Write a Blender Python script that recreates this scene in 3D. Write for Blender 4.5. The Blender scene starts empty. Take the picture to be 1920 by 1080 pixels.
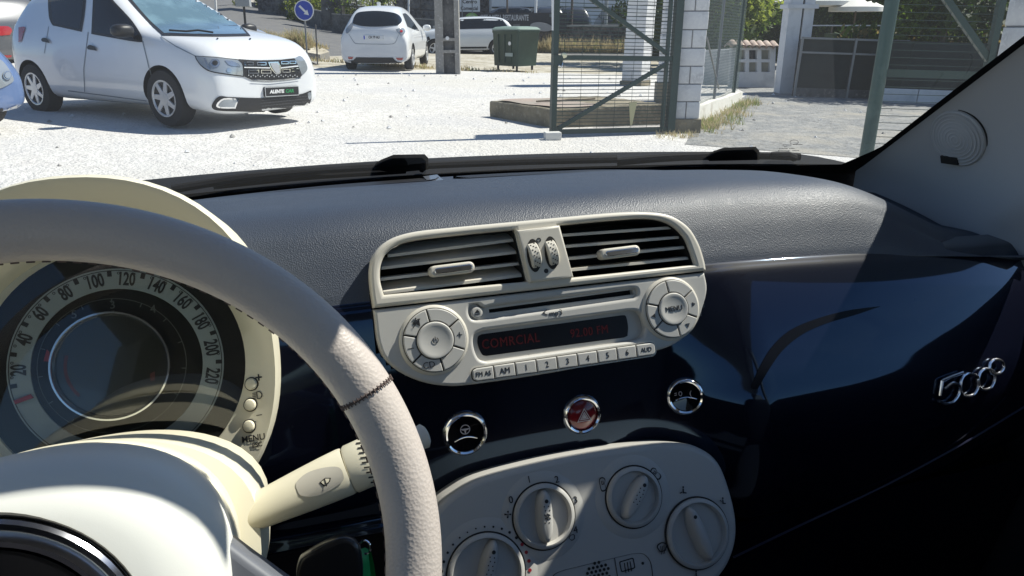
import bpy, bmesh, math, random
from mathutils import Vector as V, Matrix, Quaternion
from mathutils.bvhtree import BVHTree
from mathutils.geometry import delaunay_2d_cdt
random.seed(7)
R=math.radians; PI=math.pi
S=bpy.context.scene; COL=S.collection
# ---------------- camera, sky, sun, exposure ----------------
FPX=1390.0; PITCH=R(19.6); PSI=R(18); EYE=V((0,0,1.2))
cd=bpy.data.cameras.new('camera'); cam=bpy.data.objects.new('camera',cd); COL.objects.link(cam)
cam.location=EYE; cam.rotation_euler=(PI/2-PITCH,0,0)
cd.sensor_width=36; cd.lens=36*FPX/1920; cd.clip_start=0.01; cd.clip_end=3000
S.camera=cam
SUN_AZ=R(66); SUN_EL=R(50)          # azimuth clockwise from +Y
w=bpy.data.worlds.new('World'); S.world=w; w.use_nodes=True
nt=w.node_tree; bg=nt.nodes['Background']; sk=nt.nodes.new('ShaderNodeTexSky')
sk.sky_type='NISHITA'; sk.sun_disc=False; sk.sun_elevation=SUN_EL; sk.sun_rotation=SUN_AZ
sk.air_density=1.0; sk.dust_density=0.05; sk.ozone_density=3.0; sk.altitude=1200
nt.links.new(sk.outputs[0],bg.inputs[0]); bg.inputs[1].default_value=0.085
sl=bpy.data.lights.new('sun','SUN'); sun=bpy.data.objects.new('sun',sl); COL.objects.link(sun)
sl.energy=4.9; sl.angle=R(0.53); sl.color=(1.0,0.95,0.86)
SD=V((math.sin(SUN_AZ)*math.cos(SUN_EL),math.cos(SUN_AZ)*math.cos(SUN_EL),math.sin(SUN_EL)))
sun.rotation_mode='QUATERNION'; sun.rotation_quaternion=V((0,0,1)).rotation_difference(SD)
sun.location=(20,10,30)
S.view_settings.view_transform='Standard'; S.view_settings.look='None'
S.view_settings.exposure=0.62; S.view_settings.gamma=1
S.cycles.max_bounces=8; S.cycles.transparent_max_bounces=24; S.cycles.caustics_reflective=False; S.cycles.caustics_refractive=False
# ---------------- picture <-> place ----------------
CARM=Matrix.Rotation(PSI,4,'Z'); CARI=CARM.inverted()
cp_,sp_=math.cos(PITCH),math.sin(PITCH)
def rw(u,v):
    x=(u-960)/FPX; y=-(v-540)/FPX
    return V((x,cp_+sp_*y,-sp_+cp_*y))
def rl(u,v): return CARI.to_3x3()@rw(u,v)
def zg(x,y): return -0.0245*x
def G(u,v,dz=0):                      # picture point -> ground point
    d=rw(u,v); t=(1.2-dz)/(-d.z-0.0245*d.x); return EYE+d*t
def AY(u,v,Y):                        # picture point -> point at depth Y
    d=rw(u,v); return EYE+d*(Y/d.y)
UP=V((0.0245,0.04,1))
class Fr:                             # a plane: origin, ex, ey, normal (towards viewer)
    def __init__(s,o,ex,ey,local=True): s.o=V(o); s.ex=V(ex).normalized(); s.n=s.ex.cross(V(ey)).normalized(); s.ey=s.n.cross(s.ex); s.local=local
    def p(s,a,b,h=0): return s.o+s.ex*a+s.ey*b+s.n*h
    def px(s,u,v,h=0):
        d=rl(u,v) if s.local else rw(u,v); o=s.o+s.n*h
        k=(o-EYE).dot(s.n)/d.dot(s.n); q=EYE+d*k-o; return (q.dot(s.ex),q.dot(s.ey))
    def pp(s,pts,h=0): return [s.px(u,v,h) for u,v in pts]
    def mat(s): 
        m=Matrix.Identity(4)
        for i,c in enumerate((s.ex,s.ey,s.n)): m[0][i],m[1][i],m[2][i]=c
        m[0][3],m[1][3],m[2][3]=s.o; return m
    def at(s,a,b,h=0,rot=0):
        f=Fr(s.p(a,b,h),s.ex*math.cos(rot)+s.ey*math.sin(rot),s.ey*math.cos(rot)-s.ex*math.sin(rot),s.local); return f
def tilt(o,deg,local=True): 
    t=R(deg); return Fr(o,(1,0,0),(0,math.sin(t),math.cos(t)),local)
def path(pts,n=6,closed=True):
    """Catmull-Rom through (x,y[, 'c' for a sharp corner])"""
    P=[(V((p[0],p[1])),len(p)>2) for p in pts]; N=len(P); out=[]
    rng=range(N) if closed else range(N-1)
    for i in rng:
        p1,c1=P[i]; p2,c2=P[(i+1)%N]
        p0=p1-(p2-p1) if (c1 or (not closed and i==0)) else P[i-1][0]
        p3=p2+(p2-p1) if (c2 or (not closed and i==N-2)) else P[(i+2)%N][0]
        if (c1 and c2): out.append(tuple(p1)); continue
        for k in range(n):
            t=k/n; out.append(tuple(0.5*((2*p1)+(p2-p0)*t+(2*p0-5*p1+4*p2-p3)*t*t+(3*p1-p0-3*p2+p3)*t**3)))
    if not closed: out.append(tuple(P[-1][0]))
    return out
def circ(a,b,r,n=40,r2=None): return [(a+r*math.cos(2*PI*i/n),b+(r2 or r)*math.sin(2*PI*i/n)) for i in range(n)]
def rrect(x0,y0,x1,y1,r,n=5):
    o=[]
    for cx,cy,a0 in ((x1-r,y1-r,0),(x0+r,y1-r,90),(x0+r,y0+r,180),(x1-r,y0+r,270)):
        for i in range(n+1): a=R(a0+90*i/n); o.append((cx+r*math.cos(a),cy+r*math.sin(a)))
    return o
def inside(x,y,poly):
    c=False; j=len(poly)-1
    for i in range(len(poly)):
        xi,yi=poly[i][0],poly[i][1]; xj,yj=poly[j][0],poly[j][1]
        if (yi>y)!=(yj>y) and x<(xj-xi)*(y-yi)/(yj-yi)+xi: c=not c
        j=i
    return c
# ---------------- materials ----------------
MATS={}
def mat(name,col=(.5,.5,.5),rough=.5,metal=0,bump=None,var=None,coat=0,spec=.5,emis=None,trans=0,ior=1.45,bump2=None,rvar=None,sheen=0):
    if name in MATS: return MATS[name]
    m=bpy.data.materials.new(name); m.use_nodes=True; n=m.node_tree.nodes; L=m.node_tree.links; b=n['Principled BSDF']
    b.inputs['Base Color'].default_value=(*col,1); b.inputs['Roughness'].default_value=rough; b.inputs['Metallic'].default_value=metal
    b.inputs['Coat Weight'].default_value=coat; b.inputs['Coat Roughness'].default_value=.03; b.inputs['Specular IOR Level'].default_value=spec
    b.inputs['Transmission Weight'].default_value=trans; b.inputs['IOR'].default_value=ior; b.inputs['Sheen Weight'].default_value=sheen
    if emis: b.inputs['Emission Color'].default_value=(*emis[0],1); b.inputs['Emission Strength'].default_value=emis[1]
    tc=n.new('ShaderNodeTexCoord')
    def noise(scale,detail=4,kind='N',rough=.6):
        if kind=='V': t=n.new('ShaderNodeTexVoronoi'); o='Distance'
        else: t=n.new('ShaderNodeTexNoise'); t.inputs['Detail'].default_value=detail; t.inputs['Roughness'].default_value=rough; o='Fac'
        t.inputs['Scale'].default_value=scale; L.new(tc.outputs['Object'],t.inputs['Vector']); return t.outputs[o]
    if var:                             # (scale, second colour, lo, hi[, more layers])
        prev=None
        for sc,c2,lo,hi in ([var] if not isinstance(var,list) else var):
            f=noise(sc,6); mr=n.new('ShaderNodeMapRange'); mr.inputs[1].default_value=lo; mr.inputs[2].default_value=hi; L.new(f,mr.inputs[0])
            mx=n.new('ShaderNodeMix'); mx.data_type='RGBA'; L.new(mr.outputs[0],mx.inputs[0])
            if prev is None: mx.inputs[6].default_value=(*col,1)
            else: L.new(prev,mx.inputs[6])
            mx.inputs[7].default_value=(*c2,1); prev=mx.outputs[2]
        L.new(prev,b.inputs['Base Color'])
    if rvar:
        f=noise(rvar[0],5); mr=n.new('ShaderNodeMapRange'); mr.inputs[1].default_value=.3; mr.inputs[2].default_value=.7; mr.inputs[3].default_value=rvar[1]; mr.inputs[4].default_value=rvar[2]
        L.new(f,mr.inputs[0]); L.new(mr.outputs[0],b.inputs['Roughness'])
    if bump:                            # (scale, strength, distance, kind)
        prev=None
        for sc,st,di,ki in ([bump] if not isinstance(bump,list) else bump):
            bn=n.new('ShaderNodeBump'); bn.inputs['Strength'].default_value=st; bn.inputs['Distance'].default_value=di
            L.new(noise(sc,3,ki),bn.inputs['Height'])
            if prev: L.new(prev,bn.inputs['Normal'])
            prev=bn.outputs['Normal']
        L.new(prev,b.inputs['Normal'])
    MATS[name]=m; return m
def leafmat(name,col,tr):
    m=mat(name,col,.6); n=m.node_tree.nodes; L=m.node_tree.links; t=n.new('ShaderNodeBsdfTranslucent'); t.inputs[0].default_value=(*tr,1); a=n.new('ShaderNodeMixShader'); a.inputs[0].default_value=.45
    L.new(n['Principled BSDF'].outputs[0],a.inputs[1]); L.new(t.outputs[0],a.inputs[2]); L.new(a.outputs[0],n['Material Output'].inputs[0]); return m
def SF(loc,no,ex=V((1,0,0))):           # frame lying on a surface point
    e=(ex-no*ex.dot(no)).normalized(); return Fr(loc,e,no.cross(e))
def glassmat(name,tint=(.93,.97,.96),ior=1.5,rough=0.0,dust=0.0):
    if name in MATS: return MATS[name]
    m=bpy.data.materials.new(name); m.use_nodes=True; n=m.node_tree.nodes; L=m.node_tree.links
    n.remove(n['Principled BSDF']); out=n['Material Output']
    t=n.new('ShaderNodeBsdfTransparent'); t.inputs[0].default_value=(*tint,1); g=n.new('ShaderNodeBsdfGlossy'); g.inputs['Roughness'].default_value=rough
    fr=n.new('ShaderNodeFresnel'); ge=n.new('ShaderNodeNewGeometry'); mp=n.new('ShaderNodeMapRange'); mp.inputs[3].default_value=ior; mp.inputs[4].default_value=1/ior
    L.new(ge.outputs['Backfacing'],mp.inputs[0]); L.new(mp.outputs[0],fr.inputs[0]); mx=n.new('ShaderNodeMixShader')
    L.new(fr.outputs[0],mx.inputs[0]); L.new(t.outputs[0],mx.inputs[1]); L.new(g.outputs[0],mx.inputs[2]); last=mx.outputs[0]
    if dust:                            # a film of dust that the sun catches
        d=n.new('ShaderNodeBsdfTranslucent'); d.inputs[0].default_value=(.85,.88,.88,1); m2=n.new('ShaderNodeMixShader'); m2.inputs[0].default_value=dust; L.new(last,m2.inputs[1]); L.new(d.outputs[0],m2.inputs[2]); last=m2.outputs[0]
    L.new(last,out.inputs[0])
    MATS[name]=m; return m
# ---------------- mesh builder ----------------
class B:
    def __init__(s): s.v=[]; s.f=[]; s.m=[]; s.sm=[]; s.mats=[]
    def mi(s,m):
        if m not in s.mats: s.mats.append(m)
        return s.mats.index(m)
    def add(s,vs,fs,m,smooth=True):
        o=len(s.v); s.v+= [tuple(x) for x in vs]; k=s.mi(m)
        for f in fs: s.f.append([i+o for i in f]); s.m.append(k); s.sm.append(smooth)
        return s
    def me(s,mesh,M,m,smooth=True):
        return s.add([M@v.co for v in mesh.vertices],[list(p.vertices) for p in mesh.polygons],m,smooth)
    def c2(s,outs,fr,h0,h1,m,bev=0,res=2):       # filled 2-D outlines (even-odd) given depth and rounded edges
        if not isinstance(outs[0],list): outs=[outs]
        c=bpy.data.curves.new('c','CURVE'); c.dimensions='2D'; c.fill_mode='BOTH'
        for o in outs:
            sp=c.splines.new('POLY'); sp.points.add(len(o)-1); sp.use_cyclic_u=True
            for i,q in enumerate(o): sp.points[i].co=(q[0],q[1],0,1)
        hh=(h1-h0)/2; bev=min(bev,hh*.98); c.extrude=hh-bev; c.bevel_depth=bev; c.bevel_resolution=res; c.offset=-bev
        ob=bpy.data.objects.new('c',c); COL.objects.link(ob); me=bpy.data.meshes.new_from_object(ob.evaluated_get(bpy.context.evaluated_depsgraph_get()))
        s.me(me,fr.mat()@Matrix.Translation((0,0,(h0+h1)/2)),m); bpy.data.objects.remove(ob); bpy.data.curves.remove(c); bpy.data.meshes.remove(me); return s
    def text(s,t,fr,size,m,h=0.0003,ext=0.0002,a=0,b=0,rot=0,sx=1,shear=0,bold=0,flip=False,sp=1,wrap=None):
        c=bpy.data.curves.new('t','FONT'); c.body=t; c.size=size; c.align_x='CENTER'; c.align_y='CENTER'; c.extrude=ext; c.shear=shear; c.offset=bold; c.space_character=sp; c.resolution_u=3
        ob=bpy.data.objects.new('t',c); COL.objects.link(ob); me=bpy.data.meshes.new_from_object(ob.evaluated_get(bpy.context.evaluated_depsgraph_get()))
        M=fr.mat()@Matrix.Translation((a,b,h))@Matrix.Rotation(rot,4,'Z')@Matrix.Diagonal((-sx if flip else sx,1,1,1))
        k=len(s.v); s.me(me,M,m,False)
        if wrap:                            # lay the lettering on a curved surface
            for i in range(k,len(s.v)):
                p=V(s.v[i]); up=(p-fr.o).dot(fr.n); q=p-fr.n*up; hit=wrap.ray_cast(EYE,(q-EYE).normalized())
                if hit[0] is not None: s.v[i]=tuple(hit[0]-(q-EYE).normalized()*max(.0005,up))
        bpy.data.objects.remove(ob); bpy.data.curves.remove(c); bpy.data.meshes.remove(me); return s
    def poly(s,pts,m): return s.add(pts,[list(range(len(pts)))],m,False)
    def box(s,fr,x0,y0,z0,x1,y1,z1,m):
        vs=[fr.p(x,y,z) for z in(z0,z1) for y in(y0,y1) for x in(x0,x1)]
        return s.add(vs,[(0,2,3,1),(4,5,7,6),(0,1,5,4),(2,6,7,3),(0,4,6,2),(1,3,7,5)],m,False)
    def beam(s,p,q,wd,ht,m,up=V((0,0,1))):
        p=V(p);q=V(q);d=(q-p).normalized(); x=d.cross(up)
        if x.length<1e-4: x=d.cross(V((0,1,0)))
        x.normalize(); y=x.cross(d); vs=[]
        for c in(p,q):
            for a,b in((-1,-1),(1,-1),(1,1),(-1,1)): vs.append(c+x*a*wd/2+y*b*ht/2)
        return s.add(vs,[(3,2,1,0),(4,5,6,7),(0,1,5,4),(1,2,6,5),(2,3,7,6),(3,0,4,7)],m,False)
    def tube(s,pts,r,m,n=10,closed=False,r2=None,up=None,cap=True):
        P=[V(p) for p in pts]; N=len(P); rs=r if isinstance(r,(list,tuple)) else [r]*N; vs=[];fs=[]
        X=None
        for i in range(N):
            a=P[i-1] if (i or closed) else P[i]; b=P[(i+1)%N] if (i<N-1 or closed) else P[i]
            d=(b-a).normalized()
            if up is not None: X=d.cross(up).normalized()
            elif X is None: X=d.orthogonal().normalized()
            else: X=(X-d*X.dot(d)).normalized()
            Y=d.cross(X); k=(r2/ (r if not isinstance(r,(list,tuple)) else r[0])) if r2 else 1
            for j in range(n): a_=2*PI*j/n; vs.append(P[i]+(X*math.cos(a_)+Y*math.sin(a_)*k)*rs[i])
        for i in range(N if closed else N-1):
            for j in range(n):
                a=i*n+j; b=i*n+(j+1)%n; c=((i+1)%N)*n+(j+1)%n; d=((i+1)%N)*n+j; fs.append((a,b,c,d))
        if not closed and cap: fs.append(tuple(reversed(range(n)))); fs.append(tuple((N-1)*n+j for j in range(n)))
        return s.add(vs,fs,m)
    def lathe(s,prof,fr,m,n=48,a=0,b=0,sx=1):      # profile of (radius, height) about the frame's normal
        vs=[];fs=[];K=len(prof)
        for r,h in prof:
            for j in range(n): t=2*PI*j/n; vs.append(fr.p(a+r*math.cos(t)*sx,b+r*math.sin(t),h))
        for i in range(K-1):
            for j in range(n): fs.append((i*n+j,i*n+(j+1)%n,(i+1)*n+(j+1)%n,(i+1)*n+j))
        return s.add(vs,fs,m)
    def grid(s,f,nu,nv,m,smooth=True,wrap=False):
        vs=[f(i/(nu-1) if not wrap else i/nu,j/(nv-1)) for i in range(nu) for j in range(nv)]; fs=[]
        for i in range(nu if wrap else nu-1):
            for j in range(nv-1): k=(i+1)%nu; fs.append((i*nv+j,k*nv+j,k*nv+j+1,i*nv+j+1))
        return s.add(vs,fs,m,smooth)
    def rings(s,rs,m,cap0=False,cap1=False):
        n=len(rs[0]); vs=[p for r in rs for p in r]; fs=[]
        for i in range(len(rs)-1):
            for j in range(n): fs.append((i*n+j,i*n+(j+1)%n,(i+1)*n+(j+1)%n,(i+1)*n+j))
        if cap0: fs.append(tuple(reversed(range(n))))
        if cap1: fs.append(tuple((len(rs)-1)*n+j for j in range(n)))
        return s.add(vs,fs,m)
    def decal(s,bvh,poly,m,off=.002,step=8,thick=None,local=True,dirn=None,plane=None,maxd=None,snap=None):
        """outline laid onto a surface. default: outline in picture points seen from the eye; with plane=Fr: outline in that plane, cast along -n"""
        pts=[V(q[:2]) for q in poly]; N=len(pts); bd=[]
        for i in range(N):
            a,b=pts[i],pts[(i+1)%N]; k=max(1,int((b-a).length/step))
            for j in range(k): bd.append(a+(b-a)*(j/k))
        xs=[p.x for p in bd]; ys=[p.y for p in bd]; allp=list(bd); x=min(xs)+step/2
        while x<max(xs):
            y=min(ys)+step/2
            while y<max(ys):
                if inside(x,y,bd) and min((V((x,y))-q).length for q in bd)>step*.45: allp.append(V((x,y)))
                y+=step
            x+=step
        r=delaunay_2d_cdt(allp,[],[list(range(len(bd)))],1,1e-9)
        vs=[];ok=[];last=None
        for q in r[0]:
            if plane is not None: o=plane.p(q.x,q.y,0); d=-plane.n
            else:
                o=EYE; d=(rl(q.x,q.y) if local else rw(q.x,q.y)).normalized()
            loc,no,idx,dist=bvh.ray_cast(o,d)
            if loc is None or (maxd and dist>maxd): vs.append(None); continue
            if no.dot(d)>0: no=-no
            vs.append((loc+(no if snap is None else -d)*off,no))
        fs=[f for f in r[2] if all(vs[i] is not None for i in f)]
        vv=[(x[0] if x else V((0,0,0))) for x in vs]; use=sorted({i for f in fs for i in f}); mp={a:b for b,a in enumerate(use)}
        s.add([vv[i] for i in use],[[mp[i] for i in f] for f in fs],m)
        if thick:
            bdset={}
            for f in fs:
                for a,b in zip(f,f[1:]+f[:1]): bdset[(a,b)]=1
            ed=[e for e in bdset if (e[1],e[0]) not in bdset]
            for a,b in ed: s.add([vs[a][0],vs[b][0],vs[b][0]-vs[b][1]*thick,vs[a][0]-vs[a][1]*thick],[(0,1,2,3)],m,False)
        return s
    def xf(s,M): s.v=[tuple(M@V(v)) for v in s.v]; return s
    def bvh(s): return BVHTree.FromPolygons([V(v) for v in s.v],s.f)
    def done(s,name,parent=None,label=None,cat=None,group=None,kind=None,ang=38,weld=False):
        me=bpy.data.meshes.new(name); me.from_pydata(s.v,[],s.f); 
        for m in s.mats: me.materials.append(m)
        me.polygons.foreach_set('material_index',s.m); me.polygons.foreach_set('use_smooth',s.sm)
        bm=bmesh.new(); bm.from_mesh(me)
        if weld: bmesh.ops.remove_doubles(bm,verts=bm.verts,dist=1e-6)
        bmesh.ops.recalc_face_normals(bm,faces=bm.faces)
        for e in bm.edges:
            if len(e.link_faces)==2 and e.calc_face_angle(0)>R(ang): e.smooth=False
        bm.to_mesh(me); bm.free(); me.update()
        o=bpy.data.objects.new(name,me); COL.objects.link(o)
        if parent: o.parent=parent
        tag(o,label,cat,group,kind); return o
def tag(o,label=None,cat=None,group=None,kind=None):
    if label: o['label']=label
    if cat: o['category']=cat
    if group: o['group']=group
    if kind: o['kind']=kind
    return o
def thing(name,label,cat,loc=(0,0,0),rot=0,group=None):
    o=bpy.data.objects.new(name,None); COL.objects.link(o); o.location=loc; o.rotation_euler=(0,0,rot); o.empty_display_size=.2
    return tag(o,label,cat,group)
def TM(loc,rot): return Matrix.Translation(loc)@Matrix.Rotation(rot,4,'Z')
# ================= the car we sit in =================
M_dash=mat('black dashboard plastic',(.038,.047,.066),.42,bump=[(820,.50,.0006,'V')],spec=.55,rvar=(9,.40,.52))
M_dark=mat('black plastic',(.012,.012,.014),.5)
M_void=mat('dark duct plastic',(.006,.006,.006),.8)
M_gloss=mat('navy gloss panel',(.002,.003,.010),.05,coat=.16,spec=.85,var=[(90,(.03,.035,.05),.70,.78)],bump=(3,.02,.003,'N'))
M_gloss.node_tree.nodes['Principled BSDF'].inputs['Coat Roughness'].default_value=.42
M_gloss.node_tree.nodes['Principled BSDF'].inputs['Specular Tint'].default_value=(.42,.66,1.0,1)
M_cream=mat('cream plastic',(.60,.565,.49),.38,bump=(1500,.06,.0003,'N'),spec=.45)
M_grey=mat('pale grey plastic',(.50,.485,.45),.40,bump=(1500,.06,.0003,'N'),spec=.45)
M_ivory=mat('ivory plastic',(.74,.69,.53),.36,bump=(1300,.05,.0003,'N'),spec=.45)
M_leather=mat('ivory leather',(.52,.455,.415),.42,bump=[(520,.30,.0007,'V'),(1400,.12,.0003,'N')],spec=.4)
M_hub=mat('white airbag cover',(.78,.77,.72),.42,bump=(1600,.1,.0003,'N'))
M_chrome=mat('chrome',(.85,.86,.88),.06,1)
M_ink=mat('dark grey print',(.02,.02,.022),.5)
M_line=mat('gap shadow line',(.025,.023,.02),.7)
M_glossblack=mat('gloss black',(.004,.004,.005),.06,coat=1)
M_red=mat('deep red plastic',(.17,.012,.016),.18,coat=.8)
M_redlit=mat('dim red lit segments',(.03,.003,.003),.5,emis=((.5,.02,.015),.028))
M_silver=mat('silver grey dial band',(.30,.34,.34),.35)
M_trim=mat('grey pillar trim',(.48,.475,.47),.62,bump=(700,.2,.0005,'N'))
M_rub=mat('black rubber',(.007,.007,.008),.8,spec=.2)
M_stitch=mat('brown thread',(.12,.085,.075),.8)
M_seat=mat('dark cabin cloth',(.018,.018,.022),.9)
car=thing('car','car seen from its driver seat, with black dashboard, cream radio and ivory steering wheel','car',(0,0,0),PSI)
def part(b,name,parent=car,**k): return b.done(name,parent,**k)
CR=.238                                          # centre line of the car
RP=tilt(EYE+rl(1010,600)*.70,20)
def J(*l): return [tuple(x) for x in l]
radio_px=path([(699,581,'c'),(702,602),(707,640),(720,672),(750,698),(792,716),(835,723),(880,721),(1000,704),(1100,686),(1210,662),(1262,645),(1300,612),(1318,572),(1323,540),(1318,511,'c')],6)
vent_px=path([(699,578,'c'),(694,540),(693,505),(701,476),(727,451),(772,436),(850,427),(1000,413),(1130,401),(1200,398),(1250,404),(1285,425),(1305,455),(1316,487),(1320,508,'c')],6)
radio2=RP.pp(radio_px); vent2=RP.pp(vent_px)
hull=RP.pp(path([(702,560),(702,620),(712,655),(750,690),(835,715),(900,712),(1100,680),(1215,656),(1262,636),(1296,606),(1312,560),(1310,505),(1296,455),(1270,420),(1200,406),(1000,420),(850,434),(772,444),(733,458),(706,490)],3))
# --- padded dashboard top ---
top_prof=path([(1.06,.970),(1.032,.978),(1.018,.996),(.97,1.003),(.90,1.013),(.82,1.026),(.74,1.034),(.70,1.034),(.672,1.024),(.655,1.008),(.640,.988),(.628,.970),(.628,.962),(.66,.955,)],4,False)
def prof_at(P,t):
    x=t*(len(P)-1); i=min(int(x),len(P)-2); k=x-i; return P[i][0]*(1-k)+P[i+1][0]*k,P[i][1]*(1-k)+P[i+1][1]*k
def drop(r): return .030*max(0,(r-.42)/.46)**1.6+.012*max(0,(.10-r)/.5)**1.5
def hump(r,f):                                    # dashboard rises round the instrument hood
    d=math.hypot((r+.13)/.17,(f-.66)/.16); return .0*max(0,1-d)
def dash_top(u,t):
    r=-.425+1.305*u; f,z=prof_at(top_prof,t)
    bow=.15*((r-CR)/.6)**2
    if f>.9: f-=bow*min(1,(f-.9)/.15)
    cl=lambda x:min(1,max(0,x))
    s_=cl((r-.60)/.27); z-=.066*s_*s_*(3-2*s_)*cl((z-.962)/.05)*cl((.99-f)/.22)
    z-=drop(r)
    # defroster slots near the glass
    for r0,r1 in ((-.30,.205),(.235,.700)):
        if r0-.02<r<r1+.02:
            c=.972-bow*1.0; e=min(1,max(0,(r-r0+.012)/.02))*min(1,max(0,(r1+.012-r)/.02))
            k=max(0,1-abs(f-c)/.030); k=min(1,k*2.6); z-=.0*k*e
    p=V((r,f,z)); q=p-RP.o; a,b=q.dot(RP.ex),q.dot(RP.ey)
    if inside(a,b,hull) : p=p-RP.n*.075
    return p
b=B().grid(dash_top,330,110,M_dash); dash=part(b,'dashboard'); 
top_bvh=b.bvh(); dash_ob=dash
def topz(r,f):
    P=top_prof
    for i in range(len(P)-1):
        if P[i][0]>=f>=P[i+1][0]: k=(P[i][0]-f)/max(1e-6,P[i][0]-P[i+1][0]); return P[i][1]*(1-k)+P[i+1][1]*k-drop(r)
    return P[0][1]-drop(r)
for r0,r1 in ((-.36,.212),(.232,.708)):
    def vf(u,t,r0=r0,r1=r1):
        r=r0+(r1-r0)*u; e=min(1,min(u,1-u)*(r1-r0)/.02); bow=.15*((r-CR)/.6)**2; f=.972-bow+(t-.5)*.044*e**.5; return V((r,f,topz(r,.972+(t-.5)*.04)+.0012))
    b=B().grid(vf,80,6,M_dark); b.done('defroster_vent',dash)
    for ue in(r1,):
        b=B(); bow=.15*((ue-CR)/.6)**2; c=V((ue-.004,.972-bow,topz(ue,.972)+.0022)); b.add([c+V((-.014,-.018,-.0)),c+V((.006,-.021,.001)),c+V((.006,.019,.001)),c+V((-.014,.017,-.0))],[(0,1,2,3)],mat('shiny slot edge',(.10,.11,.13),.22,spec=.9)); b.done('vent_end',dash)  # paler, shinier patch at the right end of each slot
# --- glossy fascia below ---
gl_prof=path([(.66,.972),(.632,.970),(.6235,.964),(.6185,.955),(.611,.925),(.603,.893),(.597,.862),(.592,.838),(.589,.812),(.589,.785),(.592,.765),(.585,.752),(.62,.75),(.66,.75)],4,False)
gr_prof=path([(.66,.972),(.632,.970),(.622,.965),(.612,.955),(.592,.925),(.575,.893),(.561,.862),(.551,.838),(.545,.812),(.543,.785),(.546,.745),(.552,.715),(.565,.690),(.62,.67)],4,False)
def fascia(u,t):
    r=-.425+1.305*u; a,b_=prof_at(gl_prof,t); c,d=prof_at(gr_prof,t); k=min(1,max(0,(r-.33)/.13)); k=k*k*(3-2*k)
    f,z=a*(1-k)+c*k,b_*(1-k)+d*k; z-=drop(r)*min(1,max(0,(z-.80)/.15))
    if r>.55: f+=.10*((r-.55)/.33)**2.2*.35
    p=V((r,f,z)); q=p-RP.o; x,y=q.dot(RP.ex),q.dot(RP.ey)
    if inside(x,y,hull): p=p-RP.n*.05
    else:                                          # shallow moat round the radio
        pass
    return p
b=B().grid(fascia,330,110,M_gloss); fas=part(b,'glossy_fascia'); fas_bvh=b.bvh()
# groove line of the glovebox + knee panels
b=B(); b.grid(lambda u,t:V((-.425+1.305*u,.60+.03*t,.755-.45*t)),8,8,M_dark); b.grid(lambda u,t:V((.43+.45*u,.562+.05*t,.692-.30*t)),8,8,M_gloss); part(b,'knee_panel')
P=[]
for u,v in path([(1375,1045),(1500,985),(1650,915),(1800,835),(1925,760)],4,False):
    d=rl(u,v); P.append(EYE+d*(.553/d.y))
part(B().tube(P,.0012,mat('dark blue edge strip',(.020,.022,.05),.35),6),'glovebox_edge')
# --- air vent panel ---
ol=RP.pp(path([(719,553,'c'),(712,525),(714,495),(728,472),(765,454),(860,442),(963,432,'c'),(986,528,'c')],6))
orr=RP.pp(path([(1043,424,'c'),(1150,414),(1210,411),(1250,420),(1278,444),(1290,470),(1299,497,'c'),(1068,521,'c')],6))
def shrink(P,k,c=None):
    cx=sum(p[0] for p in P)/len(P); cy=sum(p[1] for p in P)/len(P); return [(cx+(x-cx)*k,cy+(y-cy)*k) for x,y in P]
b=B().c2([vent2,ol,orr],RP,-.012,.006,M_cream,.0035,3); vent=part(b,'vent_panel')
b=B()
for o in(ol,orr):
    o2=shrink(o,.985); b.rings([[RP.p(x,y,h) for x,y in o2] for h in(.001,-.055)],M_void); b.add([RP.p(x,y,-.055) for x,y in o2],[list(range(len(o2)))],M_void)
part(b,'duct',vent)
b=B().c2(RP.pp([(964,434),(1043,424),(1069,521),(988,530)]),RP,-.004,.0105,M_cream,.0025,2)
for x,y,s in((1010,450,0),(1024,508,1)):
    a,c=RP.px(x,y,.0105); b.c2([circ(a,c,.0022,20)]+([] if s else [circ(a,c,.0014,20)]),RP,.0106,.0109,M_ink)
part(b,'centre_block',vent)
for (x,y) in((1001,479),(1034,474)):
    a,c=RP.px(x,y,.0105); b=B(); b.c2(circ(a,c,.0068,32,.0155),RP,.0106,.0109,M_line)
    f2=RP.at(a+.0005,c,.004,R(8)); Y=f2.ey; X=f2.ex
    vs=[]
    for i in range(25):
        t=PI*i/24; vs.append([f2.p(xx,.0135*math.cos(t),.011*math.sin(t)) for xx in(-.0045,-.003,.003,.0045)] if 0 else [f2.p(xx,.0138*math.cos(t)*kk,.0125*math.sin(t)*kk) for xx,kk in((-.005,.9),(-.0038,1),(.0038,1),(.005,.9))])
    b.add([p for r_ in vs for p in r_],[(i*4+j,i*4+j+1,(i+1)*4+j+1,(i+1)*4+j) for i in range(24) for j in range(3)],M_cream)
    b.add([p for r_ in vs for p in (r_[0],)],[list(range(25))],M_cream,False); b.add([r_[3] for r_ in vs],[list(range(25))],M_cream,False)
    for i in range(3,22):
        t=PI*i/24; q=f2.p((-.002,0,.002)[i%3],.0138*math.cos(t),.0125*math.sin(t)+.0001); b.lathe([(0.0001,.0004),(.0006,.0003),(.0007,0)],Fr(q,f2.ex,f2.ex.cross((q-f2.o))) ,M_dark,6) if 0 else b.box(Fr(q,f2.ex,f2.ey),-.0005,-.0005,-.0002,.0005,.0005,.0004,M_line)
    part(b,'thumbwheel',vent)
SL=[((727,480),(965,450),1),((715,503),(969,473),1),((713,524),(978,494),0),((717,550),(981,516),1),
    ((1045,442),(1258,427),0),((1052,463),(1273,445),0),((1058,486),(1283,464),0),((1064,507),(1292,484),0)]
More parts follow.
